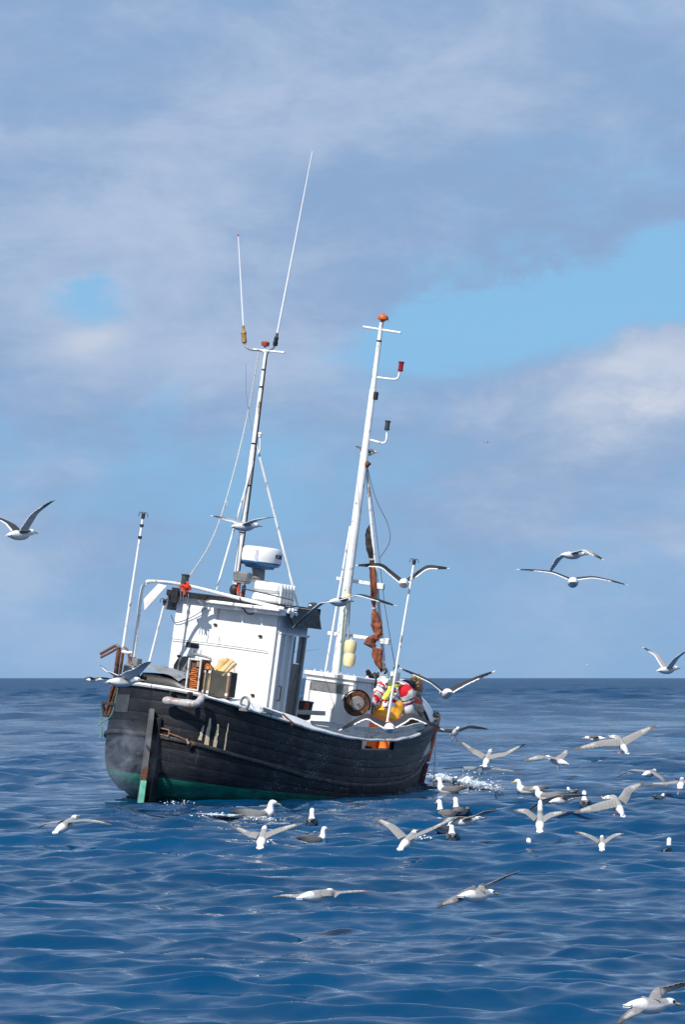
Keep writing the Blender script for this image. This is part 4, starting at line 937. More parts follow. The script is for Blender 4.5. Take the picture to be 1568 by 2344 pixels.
anL = Vector((BP(842, 1705, -.72).x, -.72, fz+.09)); anR = Vector((BP(880, 1706, -.9).x, -.9, fz+.09))
man = holder('person', Vector((hip.x, hip.y, fz)), 'person in striped jumper and orange bib trousers stooping over the bow gear', 'person')
MB0 = Vector((hip.x, hip.y, fz))
def msub(b, name, m, smooth=60): return sub(b, name, m, man, MB0, smooth)
# body: limbs, torso, head and hands fused into one skin
b = MB()
b.tube(cr([hip, hip.lerp(chest, .5)+Vector((0, 0, .02)), chest, neckb], 14), [.14, .14, .14, .135, .135, .14, .145, .15, .15, .14, .12, .09, .07, .06], 14)
b.tube([neckb, neckb.lerp(head, .6)], [.06, .055], 10)
fwdh = nrm(Vector((.55, -.55, -.62)))                       # looking down and to the right
b.ball(head, (.085, .078, .105), 14, Matrix.Rotation(.5, 3, 'Y'))
b.ball(head+fwdh*.055+Vector((0, 0, -.03)), (.06, .058, .062), 10)
b.ball(head+fwdh*.113+Vector((0, 0, -.012)), (.016, .016, .02), 8)      # nose
b.ball(head+fwdh*.095+Vector((0, 0, -.06)), (.03, .03, .02), 8)         # chin
for s_ in (-1, 1): b.ball(head+Vector((-.0, s_*.0, 0))+fwdh.cross(Vector((0, 0, 1))).normalized()*s_*.08-Vector((0, 0, .01)), (.018, .018, .03), 8)
for (a, e, c_) in ((shL, elL, haL), (shR, elR, haR)):
    b.tube([neckb.lerp(a, .4), a, a.lerp(e, .5), e, e.lerp(c_, .5), c_], [.06, .062, .052, .044, .040, .030], 10)
    d = nrm(c_-e); sx_ = nrm(d.cross(Vector((0, 0, 1)))); pal = c_+d*.05
    b.ball(pal, (.045, .04, .035), 8)
    for k in range(4):
        r0 = pal+sx_*(k-1.5)*.02+d*.035; L_ = (.065, .075, .07, .055)[k]
        b.tube([r0, r0+d*L_*.55+Vector((0, 0, -.008)), r0+d*L_*.8+Vector((0, 0, -.035))], [.0105, .0095, .008], 6)
    r0 = pal+sx_*.035; b.tube([r0, r0+sx_*.03+d*.03, r0+sx_*.03+d*.06+Vector((0, 0, -.02))], [.012, .0105, .009], 6)
for (h_, k_, a_) in ((hipL, knL, anL), (hipR, knR, anR)):
    b.tube([h_, h_.lerp(k_, .5), k_, k_.lerp(a_, .4), a_], [.09, .08, .062, .06, .045], 12)
    b.tube([a_+Vector((-.06, 0, -.05)), a_+Vector((.05, -.02, -.055)), a_+Vector((.14, -.03, -.07))], [.04, .042, .03], 8)
body = msub(b, 'body', SKIN)
rm = body.modifiers.new('r', 'REMESH'); rm.mode = 'VOXEL'; rm.voxel_size = .011; rm.use_smooth_shade = True
sm = body.modifiers.new('s', 'SMOOTH'); sm.factor = .5; sm.iterations = 2
bpy.context.view_layer.update(); dg = bpy.context.evaluated_depsgraph_get()
nm = bpy.data.meshes.new_from_object(body.evaluated_get(dg)); body.modifiers.clear(); body.data = nm; nm.materials.clear(); nm.materials.append(SKIN)
# jumper: stripes knitted in as the garment's own colours
WH, RD, BL, NV = (.80, .78, .77, 1), (.55, .02, .035, 1), (.06, .09, .36, 1), (.045, .03, .06, 1)
SEQ = [(.048, RD), (.018, WH), (.024, BL), (.085, WH), (.045, RD), (.05, WH), (.020, NV), (.03, WH)]
def stripe(s_):
    tot = sum(q_[0] for q_ in SEQ); s_ = s_ % tot
    for w_, c_ in SEQ:
        if s_ < w_: return c_
        s_ -= w_
    return WH
KNIT = vmat('striped_knit', .9, .1, .12, 60, .4, 140)
def sleeve(b, pts, rs, n, s0, seg, flat=1.0, seed=0):
    C = cr(pts, n); r_ = np.interp(np.linspace(0, 1, n), np.linspace(0, 1, len(rs)), rs); P = []; Q = []; L_ = s0
    x = None
    for i, c_ in enumerate(C):
        t = nrm(C[min(i+1, n-1)]-C[max(i-1, 0)])
        if x is None: x = nrm(Vector((0, 1, 0))-t*t.y)
        x = nrm(x-t*x.dot(t)); y = t.cross(x)
        if i: L_ += (C[i]-C[i-1]).length
        row = []; col = []
        for j in range(seg):
            a_ = 2*math.pi*j/seg
            wr = 1+.07*mnoise.noise(Vector((math.cos(a_)*2+seed, math.sin(a_)*2, L_*14)))+.03*mnoise.noise(Vector((math.cos(a_)*5, math.sin(a_)*5+seed, L_*30)))
            row.append(c_+(x*math.cos(a_)+y*math.sin(a_)*flat)*float(r_[i])*wr)
            col.append(stripe(L_+.012*math.sin(a_*2+seed)))
        P.append(row); Q.append(col)
    b.grid(P, Q, closed=True); k = len(b.v)
    b.f.append(tuple(range(k-seg, k))); b.m.append(b.cm)
b = MB()
sleeve(b, [hip+Vector((0, 0, .02)), hip.lerp(chest, .5)+Vector((-.01, 0, .03)), chest, chest.lerp(neckb, .6), neckb], [.155, .165, .175, .178, .155, .085], 70, 0, 40, .86, 1)
sleeve(b, [chest.lerp(shL, .55), shL, elL.lerp(shL, .5), elL, elL.lerp(haL, .85)], [.10, .105, .085, .07, .05], 60, .22, 26, 1, 5)
sleeve(b, [chest.lerp(shR, .55), shR, elR.lerp(shR, .5), elR, elR.lerp(haR, .75)], [.10, .112, .10, .085, .055], 60, .10, 26, 1, 9)
msub(b, 'striped_jumper', KNIT)
b = MB(); b.tube(cr([neckb+Vector((-.03, .0, .0)), neckb.lerp(head, .3), neckb.lerp(head, .55)], 6), [.088, .078, .07, .066, .062, .06], 16); msub(b, 'collar', mat('dark_collar', (.02, .016, .025), .9))
# bib trousers
OIL = mat('orange_oilskin', (.95, .19, .012), .38, var=.08, scale=6, bump=.2, bscale=18); OILY = mat('amber_bib', (.90, .40, .02), .35, var=.08, scale=6, bump=.2, bscale=18)
b = MB()
for (h_, k_, a_, sd_) in ((hipL, knL, anL, 1), (hipR, knR, anR, 5)):
    C = cr([h_+Vector((0, 0, .06)), h_.lerp(k_, .5), k_, k_.lerp(a_, .5), a_+Vector((0, 0, .0))], 26); P = []
    for i, c_ in enumerate(C):
        r_ = .140-.045*i/25
        P.append([c_+Vector((math.cos(a2), math.sin(a2), 0))*r_*(1+.10*mnoise.noise(Vector((math.cos(a2)*1.5+sd_, math.sin(a2)*1.5, i*.22)))+.04*mnoise.noise(Vector((math.cos(a2)*4, sd_, i*.5)))) for a2 in np.linspace(0, 2*math.pi, 22)[:-1]])
    b.grid(P, closed=True, flip=True)
msub(b, 'trouser_legs', OIL)
b = MB(); C = cr([hip+Vector((0, 0, .0)), hip+Vector((0, 0, .05)), hip.lerp(chest, .45)+Vector((-.012, 0, .028)), hip.lerp(chest, .72)+Vector((-.014, 0, .03))], 20); P = []
for i, c_ in enumerate(C):
    r_ = float(np.interp(i/19, [0, .3, .7, 1], [.165, .19, .192, .188]))
    P.append([c_+Vector((math.cos(a2)*.9, math.sin(a2), -.10*sst(.55, 1, i/19)*max(0, -math.cos(a2-rad(180)+.2))))*1.0+Vector((math.cos(a2)*.9, math.sin(a2), 0))*(r_*(1+.06*mnoise.noise(Vector((math.cos(a2)*2, math.sin(a2)*2, i*.16))))-1) for a2 in np.linspace(0, 2*math.pi, 34)[:-1]])
b.grid(P, closed=True, flip=True); msub(b, 'bib', OILY)
# yellow braces crossing on the back
def back(px, py):                                    # point on the camera side of the torso
    o = BM.transposed() @ (CAM-BO); d = nrm(BM.transposed() @ ray(px, py)); best = None; ax = [hip, hip.lerp(chest, .5)+Vector((-.01, 0, .03)), chest, neckb]; ax = cr(ax, 30)
    p = o+d*44
    for t in np.arange(44, 50, .01):
        p = o+d*t
        dd = min((p-c_).length for c_ in ax)
        if dd < .222: return p
    return p
for (pts) in ([(877, 1600), (884, 1588), (890, 1580), (893, 1570), (900, 1558)], [(886, 1602), (887, 1590), (892, 1580), (902, 1572), (915, 1570), (928, 1571)]):
    C = [back(*q_) for q_ in pts]; C = cr(C, 16); b = MB(); d_ = nrm(BM.transposed() @ ray(890, 1590))
    P = []
    for i, c_ in enumerate(C):
        t = nrm(C[min(i+1, 15)]-C[max(i-1, 0)]); s_ = nrm(t.cross(d_)); P.append([c_-s_*.022-d_*.012, c_-d_*.022, c_+s_*.022-d_*.012])
    b.grid(P); b.grid([[p+d_*.006 for p in r_] for r_ in P], flip=True); msub(b, 'brace', YELB)
# hair: curls
b = MB(); up_ = nrm(head-neckb)
for i in range(230):
    v = Vector((random.gauss(0, 1), random.gauss(0, 1), random.gauss(0, 1))).normalized()
    if v.dot(fwdh) > .35 and v.z < .55: continue
    if v.z < -.55 and v.dot(nrm(neckb-head)) < .3: continue
    p = head+Vector((v.x*.088, v.y*.084, v.z*.105)); a_ = nrm(v.cross(Vector((random.random(), random.random(), random.random()))))
    c_ = .02; r_ = random.uniform(.008, .013); k_ = random.uniform(.75, 1.2)
    b.cc = (.36*k_, .245*k_, .115*k_, 1)
    b.tube([p-v*.012, p+a_*c_*.5+v*.014, p+a_*c_+v*.010-Vector((0, 0, .01)), p+a_*c_*1.3-Vector((0, 0, .022))], [r_, r_*1.1, r_, r_*.4], 5)
b.cc = (1, 1, 1, 1)
h_ = msub(b, 'hair', vmat('curly_blond_hair', .55, .4, .2, 60, .2)); h_['kind'] = 'stuff'
# boots
for a_ in (anL, anR):
    b = MB(); b.tube([a_+Vector((0, 0, .16)), a_+Vector((0, 0, .04)), a_+Vector((0, 0, -.03))], [.07, .062, .058], 12); b.tube([a_+Vector((-.08, 0, -.045)), a_+Vector((.04, -.01, -.04)), a_+Vector((.16, -.03, -.06))], [.05, .055, .035], 10); msub(b, 'boot', BLACK)

# ================================================================== birds
PLUM = vmat('plumage', .75, .2, .07, 40, .25, 90)
BEAK = mat('horn_beak', (.50, .36, .13), .45); LEGM = mat('pinkish_leg', (.48, .30, .27), .6)
HEADW = (.82, .82, .82, 1); BELLY = (.64, .64, .635, 1); EYE = (.01, .01, .01, 1)
KINDS = {   # back, upper wing, outer upper wing, under wing, outer under, trailing edge, span, length
    'black': dict(back=(.040, .041, .046, 1), up=(.040, .041, .046, 1), tip=(.012, .012, .013, 1), un=(.50, .50, .50, 1), unt=(.10, .10, .105, 1), te=(.80, .80, .80, 1), span=1.38, L=.56),
    'grey': dict(back=(.30, .305, .315, 1), up=(.30, .305, .315, 1), tip=(.03, .03, .03, 1), un=(.66, .66, .66, 1), unt=(.46, .46, .46, 1), te=(.76, .76, .76, 1), span=1.30, L=.54),
    'fulmar': dict(back=(.30, .295, .29, 1), up=(.27, .262, .257, 1), tip=(.12, .112, .108, 1), un=(.44, .435, .42, 1), unt=(.20, .19, .18, 1), te=(.13, .125, .12, 1), span=1.12, L=.47),
    'brown': dict(back=(.13, .115, .10, 1), up=(.13, .115, .10, 1), tip=(.05, .045, .04, 1), un=(.22, .20, .18, 1), unt=(.10, .09, .085, 1), te=(.25, .23, .21, 1), span=1.2, L=.5),
}
def wpt(px, py, dist):
    d = ray(px, py); return CAM+d*(dist/d.y)
def lerpc(a, b_, t): return tuple(a[i]+(b_[i]-a[i])*t for i in range(4))
bpy.context.view_layer.update()
def seahit(px, py, d0):                              # where the line of sight meets the moving water surface
    ok, loc, n_, i_ = SEA.ray_cast(CAM+ray(px, py).normalized()*8, ray(px, py).normalized())
    return loc.copy() if ok else wpt(px, py, d0)
def sweepbody(b, path, rw, rh, fwd0, colf, seg=14):
    n = len(path); P = []; Q = []; side0 = None
    for i in range(n):
        t = nrm(path[min(i+1, n-1)]-path[max(i-1, 0)])
        s_ = nrm(t.cross(Vector((0, 0, 1)))) if abs(t.z) < .97 else side0
        if side0 is None: side0 = s_
        if s_.dot(side0) < 0: s_ = -s_
        side0 = s_; u_ = s_.cross(t)
        row = []; col = []
        for j in range(seg):
            a_ = 2*math.pi*j/seg; row.append(path[i]+s_*math.cos(a_)*rw[i]+u_*math.sin(a_)*rh[i]); col.append(colf(i/(n-1), math.sin(a_)))
        P.append(row); Q.append(col)
    b.grid(P, Q, closed=True)
    k = len(b.v); b.f += [tuple(range(k-seg*n, k-seg*(n-1)))[::-1], tuple(range(k-seg, k))]; b.m += [b.cm]*2
def fly(kind, label, c, dist, yaw, pitch, A_, B_, legs=False, size=1.0, head=0.0, group='birds flying around the boat', sgn=(None, None), twist=0.0, name=None, headup=0.0, zmin=.26, chw=1.0):
    """A_, B_: (wrist px, tip px) of the wing to the left / right in the picture"""
    K_ = KINDS[kind]; size *= .92 if kind == 'fulmar' else 1
    if c[1] > 1600:                                  # keep low flyers above the swell
        dm = (1.6-zmin)*FPX/(c[1]-1551)
        if dm < dist: size *= dm/dist; dist = dm
    o = wpt(*c, dist); ppm = FPX/dist; L_ = K_['L']*size; span = K_['span']*size
    yw, pt = rad(yaw), rad(pitch)
    f = Vector((math.sin(yw)*math.cos(pt), math.cos(yw)*math.cos(pt), math.sin(pt)))
    lat = nrm(f.cross(Vector((0, 0, 1)))); up = lat.cross(f)       # lat = bird's right
    b = MB()
    # body + neck + head as one sweep
    st = [(-.30, .0), (-.24, .0), (-.12, -.01), (.02, -.02), (.14, -.015), (.22, .005), (.28, .022), (.34, .026), (.39, .018), (.415, .012)]
    path = [f*(x*L_*1.25)+up*(z*L_+headup*max(0, x-.2)*L_*4) for x, z in st]
    rw = [q*L_ for q in (.048, .085, .116, .126, .114, .084, .070, .069, .048, .012)]; rh = [q*L_ for q in (.03, .062, .108, .125, .116, .088, .072, .072, .052, .012)]
    path = cr(path, 26); rw = np.interp(np.linspace(0, 1, 26), np.linspace(0, 1, 10), rw); rh = np.interp(np.linspace(0, 1, 26), np.linspace(0, 1, 10), rh)
    def colf(t, s_):
        if t > .66: return HEADW
        if t < .26: return (.72, .72, .72, 1)
        return lerpc(BELLY, K_['back'], min(1, max(0, (s_-.05)*4)))
    sweepbody(b, path, rw, rh, f, colf)
    for s_ in (-1, 1):
        b.cc = EYE; b.ball(path[20]+lat*s_*.063*L_+up*.02*L_, .007, 6)
    # tail fan
    b.cc = HEADW; T = []
    for i in range(7):
        a_ = (i-3)/3*.50; d = -f*math.cos(a_)+lat*math.sin(a_); r0 = -f*L_*.28
        T.append([r0+lat*(i-3)*.022*L_+up*.006, r0+d*L_*.08+lat*(i-3)*.012*L_+up*.004, r0+d*L_*(.17-.012*abs(i-3))+lat*(i-3)*.010*L_])
    b.grid(T); b.grid([[p-up*.008 for p in r_] for r_ in T], flip=True)
    # wings
    right_is_B = lat.x > 0
    for wi, (W_, sg0) in enumerate(((A_, sgn[0]), (B_, sgn[1]))):
        if W_ is None: continue
        s_ = (1 if right_is_B else -1)*(1 if wi == 1 else -1)
        sh = lat*s_*.085*L_+up*.055*L_+f*.10*L_
        real = (.235*span, .265*span)
        pts = [sh]; prev2 = None
        ref = Vector((c[0]+sh.x*ppm, c[1]-sh.z*ppm, 0)); cur = sh.copy(); cpx = ref
        for k in range(2):
            tx, ty = W_[k]; dx = (tx-cpx.x)/ppm; dz = -(ty-cpx.y)/ppm; pl = math.hypot(dx, dz)
            if pl < real[k]:
                dy = math.sqrt(real[k]**2-pl**2); dy = min(dy, .75*real[k])
                sgy = sg0 if sg0 is not None else (1 if (lat*s_).y > 0 else -1)
                if sg0 is None: dy = min(dy, real[k]*max(.12, abs(lat.y)*1.1))
                dy *= sgy
            else: dy = 0
            cur = cur+Vector((dx, dy, dz)); pts.append(cur.copy()); cpx = Vector((tx, ty, 0))
        n = 30; C = cr([pts[0], pts[0].lerp(pts[1], .55)+up*.01*L_, pts[1], pts[1].lerp(pts[2], .5)+up*.012*L_, pts[2]], n)
        top = []; bot = []; tc_ = []; bc_ = []
        fs = .85 if s_ else 1
        for i in range(n):
            s1 = i/(n-1); t = nrm(C[min(i+1, n-1)]-C[max(i-1, 0)])
            back_ = -f+up*twist
            ch = nrm(back_-t*back_.dot(t)); nr_ = nrm(ch.cross(t))
            if nr_.dot(up) < 0: nr_ = -nr_
            chord = float(np.interp(s1, [0, .12, .45, .62, .82, .95, 1], [.17, .165, .14, .115, .082, .045, .014]))*span/1.12*.80*chw
            # hand feathers: fingers along the outer trailing edge, soft scallops further in
            fe = 0
            if s1 > .5: fe = (.10+.13*(s1-.5))*chord*(1 if i % 2 else -.4)*min(1, (s1-.5)*6)
            else: fe = .03*chord*math.sin(i*2.4)
            le = C[i]+t*0-ch*.28*chord
            rt = []; rb = []; ct = []; cb2 = []
            for q, th in ((0, .0), (.08, .045), (.3, .06), (.6, .035), (.84, .016), (.93, .008), (1, .003)):
                cam_ = .10*chord*math.sin(q*math.pi)*.6
                p = le+ch*(q*chord+(fe if q == 1 else 0))+nr_*cam_
                rt.append(p+nr_*(th*chord+.002)); rb.append(p-nr_*(th*.5*chord+.002))
                up_c = lerpc(K_['up'], K_['tip'], min(1, max(0, (s1-.62)*4.5))); un_c = lerpc(K_['un'], K_['unt'], min(1, max(0, (s1-.5)*3)))
                if kind == 'fulmar':
                    if .62 < s1 < .86 and .1 < q < .7: up_c = lerpc(up_c, (.58, .57, .55, 1), .6)
                    if (i % 2 == 0) and q > .25: up_c = lerpc(up_c, (.10, .095, .09, 1), .33)
                    if q > .8 or q < .03: un_c = lerpc(un_c, (.14, .13, .125, 1), .7)
                if q >= .9 and kind in ('black', 'grey') and s1 < .74: up_c = K_['te']; un_c = K_['te']
                if s1 > .95 and kind in ('black', 'grey'): up_c = (.7, .7, .7, 1) if q > .4 else up_c
                if kind == 'black' and q < .05: up_c = lerpc(up_c, K_['te'], .15)
                ct.append(up_c); cb2.append(un_c)
            top.append(rt); bot.append(rb[::-1]); tc_.append(ct); bc_.append(cb2[::-1])
        P = [t_+b2 for t_, b2 in zip(top, bot)]; Q = [a_+c_ for a_, c_ in zip(tc_, bc_)]
        b.grid(P, Q, closed=True); k = len(b.v); m_ = len(P[0]); b.f += [tuple(range(k-m_, k))]; b.m += [0]
    ob = b.build(name or ('fulmar' if kind == 'fulmar' else 'gull'), PLUM, None, 50, fix=True)
    ob.location = o; tag(ob, label, 'seabird', group)
    bk = MB(); hp = path[-1]; bk.tube([hp-f*.02*L_, hp+f*.06*L_-up*.004, hp+f*.10*L_-up*.02*L_, hp+f*.105*L_-up*.04*L_], [.026*L_, .022*L_, .014*L_, .004*L_], 7)
    bk.build('beak', BEAK, ob, 50)
    if legs:
        for s_ in (-1, 1):
            lg = MB(); a_ = lat*s_*.045*L_-up*.09*L_-f*.04*L_; e_ = a_+Vector((0, 0, -.20*L_))-f*.03*L_+lat*s_*.02
            lg.tube([a_, a_.lerp(e_, .5)+f*.01, e_], [.014*L_, .010*L_, .009*L_], 6)
            lg.add([e_, e_+f*.11*L_+lat*.05*L_, e_+f*.12*L_-up*.004, e_+f*.11*L_-lat*.05*L_, e_+Vector((0, 0, -.012))], [(0, 1, 2), (0, 2, 3), (4, 2, 1), (4, 3, 2)])
            lg.build('leg', LEGM, ob, 40)
    return ob
def swim(label, c, yaw, neck=1.0, look=None, dark=False, dist=None, size=1.0, wy=None, group='birds swimming near the boat', dip=0.0, headc=HEADW, low=False):
    """c: pixel at the waterline under the bird"""
    d0 = 1.6*FPX/max(20, c[1]-1551) if dist is None else dist
    o = seahit(c[0], c[1], d0); size *= min(1.25, max(.75, o.y/d0))
    L_ = .47*size; yw = rad(yaw); f = Vector((math.sin(yw), math.cos(yw), 0)); lat = Vector((f.y, -f.x, 0)); up = Vector((0, 0, 1))
    lk = rad(look) if look is not None else yw; hf = Vector((math.sin(lk), math.cos(lk), -.12)).normalized()
    b = MB(); nh = (.20 if low else .30*neck)
    pts = [-f*.50*L_+up*.16*L_, -f*.40*L_+up*.14*L_, -f*.2*L_+up*.10*L_, up*.085*L_, f*.17*L_+up*.10*L_, f*.27*L_+up*.17*L_, f*.29*L_+up*(.13+nh*.45)*L_, f*.30*L_+up*(.13+nh*.75)*L_, f*.31*L_+up*(.13+nh)*L_+hf*.02*L_, f*.31*L_+up*(.125+nh)*L_+hf*.10*L_, f*.31*L_+up*(.11+nh)*L_+hf*.135*L_]
    rw = [.012, .06, .12, .155, .15, .105, .072, .063, .066, .046, .016]; rh = [.012, .04, .10, .12, .125, .105, .078, .066, .066, .05, .016]
    path = cr(pts, 30); rw = np.interp(np.linspace(0, 1, 30), np.linspace(0, 1, 11), rw)*L_; rh = np.interp(np.linspace(0, 1, 30), np.linspace(0, 1, 11), rh)*L_
    bk_ = (.18, .17, .165, 1) if dark else (.24, .235, .23, 1)
    def colf(t, s_):
        if t > .43: return headc
        return lerpc((.74, .74, .73, 1), bk_, min(1, max(0, (s_+.15)*4)))
    sweepbody(b, path, rw, rh, f, colf)
    for s_ in (-1, 1):                              # folded wings with crossed dark tips
        P = []; Q = []
        for i in range(12):
            t = i/11; c_ = f*(.16-.80*t)*L_+lat*s_*(.135*(1-t**2.2)+.012)*L_+up*(.135+.045*t)*L_; hh = (.085*math.sin(min(1, t*1.6+.15)*math.pi*.5)*(1-t**3)+.006)*L_
            P.append([c_+up*hh+lat*s_*.008, c_+lat*s_*.03*L_, c_-up*hh*1.0+lat*s_*.006, c_-lat*s_*.02*L_]); cc = lerpc(bk_, (.045, .04, .04, 1), sst(.45, .95, t)); Q.append([cc]*4)
        b.grid(P, Q, closed=True, flip=s_ > 0)
    hp = path[26]; hl_ = nrm(hf.cross(up))
    for s_ in (-1, 1): b.cc = EYE; b.ball(hp+hl_*s_*.062*L_+up*.015*L_,   .010*L_, 6)
    ob = b.build('swimming_fulmar', PLUM, None, 50, fix=True); ob.location = o+f*.06-Vector((0, 0, .02+dip)); tag(ob, label, 'seabird', group)
    q = path[-1]; bk = MB(); bk.tube([q-hf*.02*L_, q+hf*.05*L_, q+hf*.09*L_-up*.012*L_, q+hf*.095*L_-up*.035*L_], [.026*L_, .022*L_, .015*L_, .004*L_], 7); bk.build('beak', BEAK, ob, 50)
    return ob
# gulls against the sky and over the boat
fly('black', 'dark-winged gull cut by the left picture edge, one long wing raised', (43, 1223), 44, 38, 5, ((21, 1198), (-22, 1178)), ((85, 1176), (130, 1147)))
fly('black', 'dark-backed gull with arched M-shaped wings beside the tall hooked pole at the bow', (925, 1333), 45.5, 4, 3, ((873, 1293), (814, 1293)), ((979, 1297), (1030, 1301)), twist=-.45)
fly('black', 'gull crossing in front of the roof visor and mast, one wing hanging down', (776, 1377), 41.5, 40, 2, ((738, 1381), (669, 1437)), ((829, 1363), (910, 1388)), size=.8, twist=-.1)
fly('grey', 'small pale gull gliding across the wheelhouse mast above the radar', (557, 1205), 41, 55, 2, ((532, 1189), (480, 1178)), ((595, 1191), (636, 1187)), size=.8)
fly('black', 'dark-backed gull diving past the fisherman’s head with wings spread wide', (1022, 1586), 45, -12, -3, ((978, 1556), (914, 1529)), ((1060, 1565), (1136, 1535)), twist=-.45)
fly('black', 'dark-backed gull with white rump gliding right in front of the orange trousers', (891, 1664), 41.8, -3, 4, ((838, 1638), (775, 1672)), ((943, 1637), (1018, 1671)), twist=-.55)
fly('grey', 'upper gull of the overlapping pair on the right, wings curved downward', (1309, 1270), 48, 60, 2, ((1286, 1277), (1264, 1309)), ((1343, 1261), (1380, 1284)), size=.85)
fly('black', 'lower gull of the overlapping pair on the right, long wings nearly level', (1312, 1331), 42, 3, 2, ((1262, 1309), (1183, 1303)), ((1363, 1322), (1440, 1340)), twist=-.12)
fly('grey', 'grey gull with raised wings just above the horizon at the right edge', (1527, 1533), 56, 50, 4, ((1510, 1500), (1478, 1481)), ((1550, 1506), (1572, 1488)), size=.95)
fly('grey', 'pale gull flapping past the stern rail with one wing lifted over the chute', (277, 1560), 40.5, 62, 2, ((250, 1543), (219, 1522)), ((318, 1540), (350, 1515)), twist=.6, size=.9)
fly('brown', 'brown young gull passing behind the upper part of the main mast', (840, 1038), 49, 84, 6, ((832, 1026), (815, 1018)), ((850, 1030), (858, 1040)), size=.55)
fly('brown', 'distant dark gull skimming the horizon left of the stern', (212, 1556), 95, 100, 0, ((205, 1550), (196, 1556)), ((224, 1551), (250, 1553)), size=1.0)
fly('brown', 'tiny far-off bird high on the right above the sea', (1115, 1012), 230, 80, 0, ((1112, 1011), (1109, 1013)), ((1117, 1011), (1120, 1013)), size=.6)
fly('fulmar', 'tiny far-off pale bird just above the horizon on the right', (1345, 1522), 200, 0, 10, ((1342, 1524), (1340, 1526)), ((1348, 1524), (1350, 1526)), size=.6)
# fulmars over the water on the right
G2 = 'fulmars flying low over the water'
fly('fulmar', 'grey fulmar facing the viewer with level wings at the bow of the boat', (1041, 1676), 52, 165, 15, ((1012, 1670), (972, 1667)), ((1077, 1662), (1119, 1669)), legs=True, group=G2, twist=-.3)
fly('fulmar', 'grey fulmar with wings held up in a wide V above the white splash', (1116, 1738), 50, 20, 35, ((1085, 1717), (1048, 1693)), ((1156, 1724), (1204, 1702)), group=G2)
fly('fulmar', 'fulmar skimming level just above the white splash, below the V-winged one', (1099, 1763), 52, 10, 10, ((1062, 1757), (1013, 1760)), ((1145, 1761), (1190, 1769)), legs=True, group=G2)
fly('fulmar', 'white-bodied fulmar landing with both pink legs dangling', (1278, 1742), 52, -62, 14, ((1237, 1731), (1198, 1741)), ((1290, 1728), (1304, 1716)), legs=True, group=G2, sgn=(-.6, .9))
fly('fulmar', 'large fulmar braking in the air at the far right with one wing raised high', (1424, 1703), 48, -40, 48, ((1375, 1699), (1310, 1716)), ((1462, 1678), (1503, 1660)), legs=True, group=G2, headup=-.3)
fly('brown', 'dark bird flying low behind the braking fulmar', (1366, 1690), 60, -80, 0, ((1358, 1686), (1346, 1690)), ((1376, 1685), (1386, 1690)), size=.8, group=G2)
fly('fulmar', 'fulmar with drooping sickle wings near the right edge', (1487, 1770), 48, 30, 5, ((1448, 1764), (1403, 1786)), ((1518, 1784), (1546, 1837)), group=G2)
fly('fulmar', 'fulmar half cut off by the right edge with a wing pointing left', (1560, 1795), 46, 10, 15, ((1528, 1793), (1482, 1797)), ((1590, 1790), (1630, 1800)), legs=True, group=G2)
fly('fulmar', 'white-headed fulmar alighting on the water with one long wing raised right', (1415, 1842), 42, -35, 52, ((1360, 1846), (1313, 1859)), ((1440, 1808), (1482, 1791)), legs=True, group=G2, headup=-.5)
fly('fulmar', 'fulmar low over the swimming birds with wings slanting from lower left', (1285, 1832), 46, 60, 5, ((1250, 1838), (1207, 1862)), ((1313, 1822), (1344, 1819)), group=G2, twist=.5)
fly('fulmar', 'fulmar sitting on the water with curved wings half open and white head up', (1237, 1882), 39, 5, 35, ((1207, 1856), (1178, 1855)), ((1262, 1863), (1298, 1858)), group=G2, headup=.4)
fly('fulmar', 'small fulmar with wings raised in a shallow V, seen from behind, far right', (1379, 1932), 36.5, 4, 25, ((1350, 1913), (1318, 1904)), ((1406, 1912), (1430, 1908)), group=G2, size=.75)
fly('fulmar', 'grey-winged fulmar taking off beside the red reflection, tail in the water', (932, 1926), 36, 30, 25, ((901, 1893), (860, 1876)), ((985, 1897), (1052, 1868)), group=G2)
fly('fulmar', 'fulmar with one long wing stretched right, behind the pair of dark swimmers', (1062, 1880), 40, 70, 8, ((1040, 1872), (1010, 1888)), ((1092, 1866), (1146, 1851)), group=G2, sgn=(-.8, None))
fly('fulmar', 'fulmar splashing down with raised wings near the boat’s green bottom', (600, 1920), 36, 8, 30, ((572, 1908), (529, 1892)), ((640, 1898), (694, 1884)), group=G2)
fly('fulmar', 'pale-tailed fulmar flying low on the far left over open water', (147, 1890), 36, 35, 22, ((110, 1886), (80, 1898)), ((205, 1877), (258, 1886)), group=G2, twist=.3)
fly('fulmar', 'white-headed fulmar gliding low in the foreground centre', (719, 2050), 29, 48, 4, ((680, 2049), (624, 2051)), ((775, 2044), (862, 2042)), group=G2, chw=.62, sgn=(-.4, .5), twist=-.1)
fly('fulmar', 'fulmar banking steeply in the right foreground, wings in one slanting line', (1088, 2049), 28, 48, 0, ((1045, 2060), (997, 2073)), ((1112, 2035), (1193, 1997)), group=G2, chw=.62, sgn=(-.9, .9))
fly('fulmar', 'nearest fulmar, large in the bottom right corner, beak to the right', (1484, 2300), 22, 58, -2, ((1458, 2312), (1408, 2333)), ((1516, 2280), (1600, 2258)), group=G2, chw=.62, sgn=(-.9, .9))
